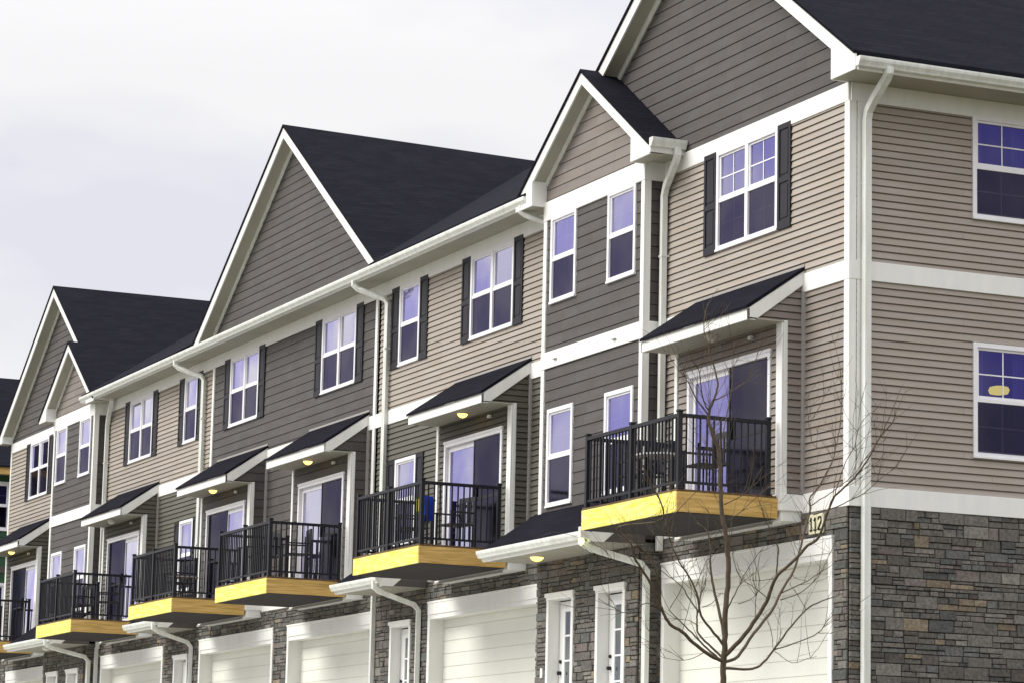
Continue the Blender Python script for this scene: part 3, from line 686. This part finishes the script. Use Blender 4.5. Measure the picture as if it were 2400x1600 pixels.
# --- low roofs over the entry doors
def skirt(a, b, yw, proj, zt, litl, ndx):
    yf = yw-proj; zf = zt-proj*SL
    rf = MB(); rf.prism([(a, yw, zt), (a, yf-.03, zf-.02), (a, yf-.03, zf-.06), (a, yw, zt-.05)], (b-a, 0, 0)); ro = rf.build('entry_roof', 'roof_shingle', H)
    bx('fascia', 'white_trim', ro, a+.02, b-.02, yf+.01, yf+.035, zf-.19, zf-.05)
    g = gutter(ro, (a+.0, yf+.01, zf-.02), (b, yf+.01, zf-.02), (0, -1, 0), .115, .115)
    bx('soffit', 'soffit', ro, a+.02, b-.02, yf+.035, yw, zf-.17, zf-.155)
    for x0 in (a+.0, b-.03):
        rk = MB(); rk.prism([(x0, yf, zf-.06), (x0, yw, zt-.055), (x0, yw, zt-.2), (x0, yf+.24, zf-.175), (x0, yf, zf-.175)], (.03, 0, 0)); rk.build('rake_board', 'white_trim', ro)
        ck = MB(); xx = x0+(.004 if x0 < b-.1 else .024); ck.poly([(xx, yf+.1, zf-.17), (xx, yw, zt-.1), (xx, yw, zf-.17)]); ck.build('cheek', 'dark_siding', ro, recalc=False)
    lamp(ro, ndx, (yf+yw)/2-.1, zf-.17, litl, .11)
    return yf, zf
s1 = skirt(-9.44, -5.42, -PB, .93, 3.61, True, -8.1)
skirt(-17.0, -14.7, 0., .93, 3.60, False, -15.6); skirt(-30.15, -27.85, 0., .93, 3.60, False, -28.6); skirt(-39.4, -35.2, -PB, .93, 3.61, False, -37.0)

# --- downspouts
def dsp(pts, **k): return downspout(H, pts, **k)
def main_dsp(x, ztop=8.76, zb=3.1, xs=None):
    xs = xs if xs is not None else x-.55
    dsp([(xs, -.57, ztop), (xs, -.57, ztop-.10), (xs+.06, -.50, ztop-.18), (x-.06, -.12, ztop-.40), (x, -.085, ztop-.50), (x, -.085, zb)])
    for z in (4.6, 7.4):
        if z > zb: bx('downspout_strap', 'white_gutter', H, x-.05, x+.05, -.135, -.02, z, z+.03)
main_dsp(-16.9); main_dsp(-27.88, xs=-28.5)
# corner of the end unit, swan-neck from the side gutter
dsp([(.735, .17, 8.79), (.73, .17, 8.72), (.66, .18, 8.66), (.30, .20, 8.45), (.13, .21, 8.32), (.10, .205, 8.2), (.10, .205, .05)], s=.072)
for z in (7.3, 5.2, 3.5, 1.5): bx('downspout_strap', 'white_gutter', H, .02, .135, .16, .26, z, z+.03)
for (a, b), xs in zip(BAYS, (-5.45, -35.35)):
    c = (a+b)/2; x2 = c+2.58
    dsp([(x2, -.17, 8.79), (x2, -.17, 8.68), (x2-.08, -.16, 8.58), (xs+.1, -.10, 8.30), (xs, -.085, 8.15), (xs, -.085, 2.72)], s=.065)
    for z in (4.4, 7.2): bx('downspout_strap', 'white_gutter', H, xs-.055, xs+.055, -.14, .0, z, z+.03)
    # elbow of the main gutter's end beside the bay
    if a > -20: dsp([(-9.75, -.57, 8.76), (-9.75, -.57, 8.66), (-9.7, -.50, 8.6), (-9.4, -.12, 8.42), (-9.33, -.06, 8.36)])
    # entry roof downspout
    yf = -PB-.93
    dsp([(b+.02, yf-.06, 2.90), (b+.02, yf-.06, 2.78), (b+.03, yf+.1, 2.70), (b+.07, -.35, 2.52), (b+.08, -.26, 2.42), (b+.08, -.26, .05)], s=.062)
for x, z in ((-14.95, 2.42), (-28.05, 2.42)):
    dsp([(x+.1, -.99, 2.88), (x+.1, -.99, 2.76), (x+.09, -.85, 2.68), (x+.01, -.18, 2.50), (x, -.085, 2.40), (x, -.085, .05)], s=.062)
dsp([(-17.22, -.07, 2.95), (-17.22, -.07, .05)], s=.06); dsp([(-35.4, -.09, 2.75), (-35.4, -.09, .05)], s=.062)
# small fittings: address plaque, wall lamp, hose vents
bx('flood_light', 'lamp_off', H, -5.47, -5.39, -1.42, -1.34, 2.83, 3.0); g = MB(); g.tube([(-5.43, -1.38, 2.83), (-5.43, -1.39, 2.79), (-5.43, -1.39, 2.73)], [.03, .05, .02], 12); g.build('light_bulb', 'lamp_green', H, smooth=True)
for x in (-8.69, -6.51): bx('vent_hood', 'grey_post', H, x-.07, x+.05, -PB-.07, -PB-.03, 6.06, 6.075)
pl = bx('address_plaque', 'plaque', H, -.95, -.56, -.075, -.05, 2.585, 2.855, bevel=.006)
def digit(parent, pts, x, z, h=.17, t=.012):
    m = MB()
    for (ax, az), (bx_, bz) in zip(pts[:-1], pts[1:]):
        m.tube([(x+ax*h*.55, -.078, z+az*h), (x+bx_*h*.55, -.078, z+bz*h)], t, 6)
    m.build('numeral', 'ink', parent)
one = [(.15, .75), (.5, 1), (.5, 0), (.15, 0), (.85, 0)]; two = [(0, .8), (.2, 1), (.75, 1), (.95, .78), (.9, .55), (.1, .05), (0, 0), (1, 0)]
digit(pl, one, -.92, 2.635); digit(pl, one, -.81, 2.635); digit(pl, two, -.69, 2.635)
for x in (-9.0, -14.95): bx('outlet_box', 'white_trim', H, x, x+.07, -PB-.06 if x > -10 else -.06, -PB-.03 if x > -10 else -.03, .95, 1.1)
# ceiling lamp inside the middle side window
g = MB(); g.tube([(-.55, 2.74, 4.815), (-.55, 2.74, 4.80), (-.55, 2.74, 4.76), (-.55, 2.74, 4.71), (-.55, 2.74, 4.695)], [.07, .13, .15, .13, .06], 18); g.build('ceiling_lamp', 'lamp_yellow', H, smooth=True)

# ================================================================== green house beyond the row
G = empty('green_house', 'dark green clapboard house half hidden behind the left end of the row', 'house', (-56, 4, 0))
GX = -52.0; FGn = side(GX)
def gobj(o): o.parent = G; o.matrix_parent_inverse = Matrix.Translation((56, -4, 0)); return o
gop = [(.75, 1.86, 7.1, 8.55), (.75, 1.86, 3.9, 5.55), (5, 6.1, 7.1, 8.55), (5, 6.1, 3.9, 5.55)]
gobj(siding(FGn, rect(-3, 11), 0, 8.75, .3, gop, 'green_siding', None, 'wall'))
for o in gop:
    wn = window(FGn, None, *o, 'single', None, trimw=.09); gobj(wn)
gobj(bx('wall', 'green_siding', None, -62, -52.03, -2.98, -2.9, 0, 8.8)); gobj(bx('wall', 'green_siding', None, -62, -52.03, 10.9, 10.98, 0, 8.8))
gobj(bx('room_wall', 'interior', None, -55.1, -55, -2.8, 10.8, .1, 8.7))
for z in (5.85, 3.0): gobj(bx('trim_band', 'dark_siding', None, GX, GX+.04, -3, 11, z, z+.2))
gobj(bx('fascia', 'tan_wood', None, GX+.45, GX+.5, -3.3, 11.3, 8.72, 8.93)); gobj(bx('soffit', 'soffit', None, GX, GX+.45, -3.3, 11.3, 8.74, 8.76))
m = MB(); m.prism([(GX+.55, -3.3, 8.98), (GX-4.6, -3.3, 12.35), (GX-9.8, -3.3, 8.98), (GX-9.8, -3.3, 8.92), (GX-4.6, -3.3, 12.28), (GX+.55, -3.3, 8.92)], (0, 14.6, 0)); gobj(m.build('roof', 'roof_shingle', None))

# ================================================================== street tree
TR = [[[14.945,-9.828,-0.542,0.0235],[14.959,-9.834,-0.453,0.0228],[14.984,-9.844,-0.295,0.0221],[15.001,-9.846,-0.196,0.0214],[15.016,-9.852,-0.097,0.0207],[15.039,-9.863,0.052,0.02],[15.074,-9.865,0.25,0.0192],[15.098,-9.873,0.398,0.0185],[15.111,-9.891,0.517,0.0178],[15.124,-9.913,0.635,0.0171],[15.133,-9.952,0.781,0.0164],[15.154,-9.978,0.959,0.0157],[15.178,-9.998,1.137,0.015],[15.191,-10.017,1.252,0.0143],[15.187,-10.057,1.332,0.0135],[15.19,-10.085,1.411,0.0128],[15.193,-10.102,1.473,0.0121],[15.208,-10.099,1.545,0.0114],[15.226,-10.081,1.599,0.0107]],[[15.226,-10.081,1.599,0.0086],[15.232,-10.059,1.673,0.0078],[15.234,-10.051,1.737,0.0071],[15.221,-10.071,1.838,0.0063],[15.203,-10.099,1.948,0.0056],[15.193,-10.116,2.015,0.0048],[15.177,-10.141,2.123,0.0041],[15.176,-10.138,2.209,0.0033],[15.182,-10.115,2.318,0.0026]],[[15.226,-10.081,1.599,0.0053],[15.234,-10.034,1.62,0.0043],[15.245,-9.974,1.651,0.0032]],[[15.245,-9.974,1.651,0.0032],[15.27,-9.84,1.75,0.0025],[15.293,-9.71,1.877,0.0017]],[[15.203,-10.103,1.527,0.0064],[15.202,-10.123,1.543,0.0057],[15.216,-10.167,1.62,0.005],[15.245,-10.199,1.723,0.0043],[15.269,-10.228,1.809,0.0036],[15.273,-10.281,1.868,0.0029],[15.29,-10.327,1.952,0.0021]],[[15.196,-10.104,1.491,0.0064],[15.228,-10.224,1.596,0.005],[15.268,-10.307,1.702,0.0036],[15.289,-10.374,1.767,0.0021]],[[15.193,-10.008,1.244,0.0053],[15.187,-9.966,1.412,0.0048],[15.181,-9.934,1.552,0.0043],[15.175,-9.911,1.665,0.0037],[15.166,-9.892,1.787,0.0032],[15.148,-9.877,1.975,0.0027],[15.137,-9.873,2.069,0.0021]],[[14.982,-9.848,-0.295,0.015],[14.998,-9.971,-0.251,0.0142],[15.029,-10.123,-0.17,0.0134],[15.058,-10.229,-0.098,0.0127],[15.077,-10.339,-0.049,0.0119],[15.113,-10.414,0.029,0.0112],[15.148,-10.478,0.102,0.0104],[15.2,-10.55,0.204,0.0096],[15.251,-10.654,0.312,0.0089],[15.288,-10.739,0.393,0.0081],[15.342,-10.801,0.493,0.0073],[15.39,-10.924,0.598,0.0066],[15.681,-10.711,0.647,0.0058],[15.815,-10.899,0.901,0.005],[15.865,-10.974,0.994,0.0043]],[[15.148,-10.478,0.102,0.0086],[15.197,-10.481,0.178,0.0072],[15.285,-10.595,0.382,0.0059],[15.311,-10.709,0.471,0.0045],[15.337,-10.821,0.56,0.0032]],[[14.985,-9.851,-0.27,0.0096],[14.924,-9.91,-0.195,0.0087],[14.847,-9.984,-0.094,0.0079],[14.83,-9.987,-0.033,0.007],[14.81,-9.978,0.059,0.0061],[14.805,-9.959,0.111,0.0052],[14.79,-9.935,0.214,0.0043],[14.787,-9.901,0.277,0.0034],[14.77,-9.887,0.371,0.0026]],[[15.002,-9.852,-0.176,0.0107],[15.007,-9.966,-0.062,0.0097],[15.014,-10.051,0.033,0.0088],[15.038,-10.087,0.13,0.0078],[15.062,-10.135,0.236,0.0069],[15.078,-10.246,0.378,0.0059],[15.091,-10.321,0.482,0.005],[15.115,-10.38,0.597,0.004],[15.128,-10.415,0.663,0.0031],[15.33,-10.248,0.923,0.0021]],[[14.969,-9.888,-0.266,0.0086],[14.929,-9.981,-0.179,0.0072],[14.894,-10.065,-0.091,0.0059],[14.859,-10.15,-0.003,0.0045],[14.827,-10.225,0.076,0.0032]],[[14.961,-10.04,0.057,0.0064],[14.904,-10.108,0.177,0.0053],[14.876,-10.14,0.248,0.0043],[14.793,-10.246,0.349,0.0032],[14.736,-10.32,0.409,0.0021]],[[15.011,-9.851,-0.127,0.0128],[14.966,-9.879,0.085,0.0112],[14.928,-9.906,0.257,0.0096],[14.9,-9.917,0.41,0.008],[14.885,-9.91,0.544,0.0064],[14.855,-9.93,0.677,0.0048],[14.81,-9.988,0.738,0.0032]],[[14.992,-9.841,-0.255,0.0171],[15.093,-9.774,-0.147,0.0162],[15.196,-9.718,-0.02,0.0152],[15.309,-9.668,0.135,0.0142],[15.372,-9.658,0.241,0.0133],[15.423,-9.642,0.318,0.0123],[15.53,-9.567,0.423,0.0114],[15.625,-9.508,0.529,0.0104],[15.691,-9.456,0.586,0.0095],[15.808,-9.438,0.78,0.0085],[15.868,-9.422,0.874,0.0076],[15.996,-9.335,1.0,0.0066],[16.098,-9.284,1.126,0.0056],[16.204,-9.246,1.277,0.0047],[16.302,-9.193,1.394,0.0037],[16.337,-9.205,1.468,0.0028]],[[15.231,-9.541,0.327,0.0064],[15.275,-9.561,0.453,0.0055],[15.305,-9.573,0.54,0.0045],[15.329,-9.673,0.693,0.0035],[15.342,-9.726,0.777,0.0026]],[[14.985,-9.839,-0.3,0.0128],[14.984,-9.725,-0.249,0.0121],[14.965,-9.58,-0.071,0.0114],[14.948,-9.411,0.121,0.0107],[14.931,-9.345,0.237,0.01],[14.911,-9.218,0.419,0.0093],[14.887,-9.159,0.558,0.0086],[14.847,-9.079,0.772,0.0079],[14.825,-9.03,0.897,0.0072],[14.799,-9.022,0.984,0.0065],[14.792,-8.938,1.084,0.0058],[14.774,-8.821,1.264,0.0051],[14.749,-8.764,1.413,0.0044],[14.709,-8.699,1.622,0.0037],[14.65,-8.66,1.862,0.0031],[14.603,-8.644,2.033,0.0024]],[[14.931,-9.345,0.237,0.0053],[14.958,-9.197,0.305,0.0043],[14.981,-9.071,0.381,0.0032],[15.003,-8.955,0.458,0.0021]],[[15.218,-9.504,0.164,0.0043],[15.243,-9.358,0.216,0.0036],[15.262,-9.254,0.301,0.0029],[15.272,-9.191,0.374,0.0021]],[[14.976,-9.839,-0.344,0.0107],[14.986,-9.634,-0.341,0.0098],[14.992,-9.546,-0.312,0.0088],[14.997,-9.435,-0.197,0.0079],[14.997,-9.321,-0.05,0.0069],[15.004,-9.164,0.12,0.006],[15.014,-9.042,0.187,0.0051],[15.022,-8.947,0.222,0.0041],[15.03,-8.863,0.257,0.0032]],[[14.997,-9.435,-0.192,0.0053],[14.983,-9.254,-0.137,0.0045],[14.965,-9.035,-0.044,0.0037],[14.951,-8.969,0.031,0.0029],[14.94,-8.893,0.097,0.0021]],[[14.965,-9.035,-0.044,0.0032],[14.953,-8.905,-0.042,0.0017]],[[15.0,-9.425,-0.201,0.0028],[15.11,-9.336,-0.288,0.0024],[15.209,-9.266,-0.259,0.0019],[15.273,-9.222,-0.24,0.0015]],[[15.406,-9.362,0.849,0.0043],[15.425,-9.259,0.918,0.0038],[15.442,-9.165,0.986,0.0033],[15.468,-9.024,1.103,0.0027],[15.481,-8.948,1.208,0.0022],[15.492,-8.882,1.275,0.0017]],[[15.408,-9.331,0.788,0.0053],[15.527,-9.214,0.839,0.0046],[15.61,-9.138,0.89,0.0039],[15.701,-9.057,0.95,0.0032],[15.797,-8.99,1.045,0.0024],[15.9,-8.908,1.13,0.0017]],[[15.868,-9.422,0.874,0.0043],[15.866,-9.391,0.974,0.0038],[15.867,-9.331,1.13,0.0033],[15.875,-9.264,1.25,0.0027],[15.872,-9.222,1.389,0.0022],[15.877,-9.184,1.454,0.0017]],[[15.15,-9.939,0.844,0.0043],[15.249,-9.85,0.909,0.0034],[15.306,-9.81,0.965,0.0026],[15.419,-9.761,1.119,0.0017]],[[15.17,-9.993,1.084,0.0034],[15.173,-10.057,1.106,0.0029],[15.181,-10.132,1.145,0.0023],[15.195,-10.232,1.204,0.0017]],[[15.145,-9.904,0.729,0.0034],[15.174,-9.808,0.805,0.0029],[15.206,-9.704,0.909,0.0023],[15.247,-9.573,1.023,0.0017]],[[14.749,-8.764,1.413,0.0034],[14.636,-8.872,1.408,0.0029],[14.581,-8.907,1.564,0.0023],[14.524,-8.887,1.86,0.0017]],[[14.706,-8.946,1.622,0.0032],[14.706,-8.86,1.762,0.0024],[14.696,-8.823,1.872,0.0015]],[[14.93,-9.991,-0.234,0.0032],[14.9,-10.009,-0.258,0.0028],[14.81,-10.087,-0.288,0.0024],[14.711,-10.183,-0.273,0.0019],[14.608,-10.29,-0.217,0.0015]],[[15.113,-10.414,0.029,0.0043],[15.124,-10.554,0.09,0.0036],[15.113,-10.712,0.013,0.003],[15.118,-10.824,0.047,0.0024],[15.129,-10.951,0.103,0.0017]],[[14.837,-10.437,0.335,0.0038],[14.843,-10.551,0.338,0.0031],[14.864,-10.785,0.383,0.0024],[14.893,-10.91,0.453,0.0017]],[[14.807,-10.512,0.353,0.0032],[14.821,-10.641,0.384,0.0024],[14.865,-10.776,0.488,0.0015]],[[14.833,-10.217,0.086,0.0034],[14.843,-10.123,0.251,0.0025],[14.826,-10.105,0.425,0.0015]],[[15.041,-9.862,0.061,0.0064],[15.043,-9.841,0.103,0.0056],[15.049,-9.777,0.226,0.0047],[15.052,-9.739,0.308,0.0038],[15.026,-9.767,0.379,0.003],[14.997,-9.787,0.512,0.0021]],[[15.182,-9.587,0.167,0.0043],[15.087,-9.661,0.26,0.0032],[15.016,-9.72,0.312,0.0021]],[[15.052,-9.739,0.308,0.0034],[15.15,-9.697,0.445,0.0025],[15.231,-9.651,0.542,0.0015]],[[15.122,-9.655,0.007,0.0034],[15.179,-9.688,0.142,0.0028],[15.255,-9.702,0.296,0.0021],[15.295,-9.765,0.42,0.0015]],[[14.977,-10.021,0.097,0.0034],[14.99,-9.949,0.13,0.0028],[15.0,-9.887,0.203,0.0021],[15.003,-9.855,0.2,0.0015]],[[15.066,-10.126,0.236,0.0032],[15.126,-10.103,0.353,0.0024],[15.192,-10.077,0.479,0.0015]],[[15.086,-9.785,0.123,0.0032],[15.152,-9.707,0.163,0.0026],[15.197,-9.67,0.222,0.0021],[15.225,-9.68,0.3,0.0015]],[[15.058,-10.229,-0.098,0.003],[15.068,-10.191,0.043,0.0025],[15.074,-10.163,0.183,0.002],[15.068,-10.172,0.253,0.0015]],[[14.834,-9.978,-0.033,0.003],[14.796,-10.039,0.007,0.0025],[14.75,-10.106,0.016,0.002],[14.719,-10.146,0.006,0.0015]],[[15.23,-9.54,0.317,0.0032],[15.154,-9.641,0.302,0.0024],[15.085,-9.74,0.306,0.0015]],[[14.911,-9.218,0.419,0.003],[14.895,-9.209,0.37,0.0022],[14.914,-9.102,0.343,0.0015]],[[15.004,-9.164,0.12,0.003],[14.969,-9.203,0.212,0.0022],[14.945,-9.23,0.273,0.0015]],[[15.992,-9.343,1.0,0.003],[15.983,-9.308,1.164,0.0022],[15.967,-9.314,1.254,0.0015]],[[16.204,-9.246,1.277,0.003],[16.206,-9.217,1.332,0.0022],[16.206,-9.197,1.387,0.0015]],[[15.199,-10.064,1.412,0.003],[15.206,-10.027,1.441,0.0022],[15.212,-9.99,1.471,0.0015]]]
base = TR[0][0]
T = empty('young_tree', 'leafless young street tree with thin upswept branches in front of the garage', 'tree', (base[0], base[1], -2.05))
def tobj(o): o.parent = T; o.matrix_parent_inverse = Matrix.Translation((-base[0], -base[1], 2.05)); return o
def smooth_path(P, R, sub=4, wob=.004):
    out = []; n = len(P)
    for i in range(n-1):
        p0, p1, p2, p3 = P[max(i-1, 0)], P[i], P[i+1], P[min(i+2, n-1)]
        for k in range(sub):
            t = k/sub; q = .5*((2*p1)+(p2-p0)*t+(2*p0-5*p1+4*p2-p3)*t*t+(3*p1-p0-3*p2+p3)*t*t*t)
            out.append((q+Vector([random.uniform(-wob, wob) for _ in range(3)]), R[i]+(R[i+1]-R[i])*t))
    out.append((P[-1], R[-1])); return out
trunk = MB(); br = MB(); tw = MB(); random.seed(5)
def twig(p, d, L, r, depth=0):
    pts = [p]; q = p.copy(); dd = d.normalized(); n = max(3, int(L/.05))
    for k in range(n):
        dd = (dd+Vector([random.uniform(-.15, .15) for _ in range(3)])+Vector((0, 0, .03))).normalized(); q = q+dd*L/n; pts.append(q.copy())
        if depth < 1 and random.random() < .28: twig(q, (dd+Vector([random.uniform(-.9, .9) for _ in range(3)])).normalized(), L*.4, r*.7, depth+1)
    tw.tube(pts, [r*(1-.6*k/n) for k in range(n+1)], 5)
for bi, b_ in enumerate(TR):
    P = [Vector(p[:3]) for p in b_]; R = [p[3] for p in b_]
    if bi == 0: P = [Vector((base[0]+.01, base[1], -2.15)), Vector((base[0], base[1], -1.2))]+P; R = [R[0]*1.35, R[0]*1.12]+R
    sp = smooth_path(P, R, 4, .0025 if bi else .003)
    (trunk if bi == 0 else br).tube([a for a, _ in sp], [max(.0016, r) for _, r in sp], 10 if bi == 0 else 7)
    L = sum((P[i+1]-P[i]).length for i in range(len(P)-1))
    for k in range(int(L*9)):
        j = random.randrange(len(sp)//3, len(sp)-1); a = sp[j][0]; t = (sp[min(j+1, len(sp)-1)][0]-sp[j-1][0]).normalized()
        side_v = Vector([random.uniform(-1, 1) for _ in range(3)])
        if bi == 0 and j < len(sp)*.45: continue
        twig(a, (t*.9+side_v*.8+Vector((0, 0, .35))).normalized(), random.uniform(.12, .48), .0022)
tobj(trunk.build('trunk', 'bark', None, smooth=True)); tobj(br.build('limbs', 'bark', None, smooth=True)); tg = tobj(tw.build('twigs', 'bark', None, smooth=True)); tg['kind'] = 'stuff'

# ================================================================== things left on the balconies
def chair(label, x, y, rz, sc=1.0, hi=0.0):
    t = empty('patio_chair', label, 'chair', (x, y, 3.134), 'patio chairs on the balconies', rz); s = sc; h = .44+hi
    def P(o): o.parent = t; return o
    m = MB()
    for k in range(5): m.box(-.24*s, .24*s, (-.23+k*.092)*s, (-.15+k*.092)*s, h, h+.02)
    P(m.build('seat', 'chair_plastic'))
    m = MB(); m.box(-.25*s, .25*s, .24, .265, h+.42, h+.50)
    for k in range(5): m.box((-.20+k*.092)*s, (-.16+k*.092)*s, .235, .255, h+.05, h+.42)
    m.box(-.25*s, .25*s, .236, .26, h+.03, h+.07); P(m.build('backrest', 'chair_plastic'))
    for px in (-.235, .235):
        for py, top in ((-.22, h+.22), (.25, h+.5)): P(MB().box(px*s-.016, px*s+.016, py-.016, py+.016, 0, top).build('leg', 'chair_plastic'))
        P(MB().box(px*s-.025, px*s+.025, -.25, .25, h+.20, h+.225).build('armrest', 'chair_plastic'))
    return t
def table(label, x, y, r=.38, h=.7, m_='chair_plastic', top='grey_post'):
    t = empty('patio_table', label, 'table', (x, y, 3.134)); 
    o = MB().tube([(0, 0, h), (0, 0, h+.025)], r, 24).build('tabletop', top, t)
    for k in range(4):
        a = math.pi/4+k*math.pi/2; MB().tube([(math.cos(a)*r*.8, math.sin(a)*r*.8, 0), (math.cos(a)*r*.55, math.sin(a)*r*.55, h)], .013, 8).build('leg', m_, t)
    return t
chair('black slatted patio chair on the end balcony, beside the dark screen of its patio door', -2.15, -1.05, math.radians(0))
chair('black slatted patio chair at the left end of the nearest balcony, behind its front railing', -3.75, -1.25, math.radians(-80))
table('small round table with a pale top between the two chairs of the nearest balcony', -3.05, -1.3, .36, .66, 'chair_plastic', 'door_paint')
ch = chair('patio chair draped with a blue and yellow towel, second balcony from the right', -12.55, -1.25, math.radians(-15))
chair('bare black patio chair in front of the glass door, second balcony from the right', -11.55, -.85, math.radians(10))
o = MB(); o.box(-12.81, -12.55, -1.05, -1.0, 3.92, 4.13); o.box(-12.81, -12.55, -1.0, -.955, 3.70, 4.13); tw_ = o.build('towel', 'yellow_cloth'); tw_['label'] = 'blue and yellow towel hanging over a patio chair back, second balcony from the right'; tw_['category'] = 'towel'
o = MB(); o.box(-12.54, -12.30, -1.10, -.955, 3.72, 4.14); o = o.build('towel_stripe', 'blue_cloth', tw_)
chair('tall black bar chair left of the glass door on the third balcony from the right', -20.3, -1.2, math.radians(20), .95, .12)
chair('tall black bar chair before the glass door on the third balcony from the right', -19.4, -.85, math.radians(-10), .95, .12)
chair('black chair behind the railing of the fourth balcony from the right', -25.9, -1.1, math.radians(15))
table('low round table beside the chair of the fourth balcony from the right', -25.1, -1.25, .3, .5)
chair('black chair at the left side of the fifth balcony from the right', -33.5, -1.1, math.radians(20))
chair('black chair beside the glass door of the fifth balcony from the right', -32.0, -.85, math.radians(-12))
chair('black chair on the farthest balcony, by the left edge', -42.6, -1.1, math.radians(5))
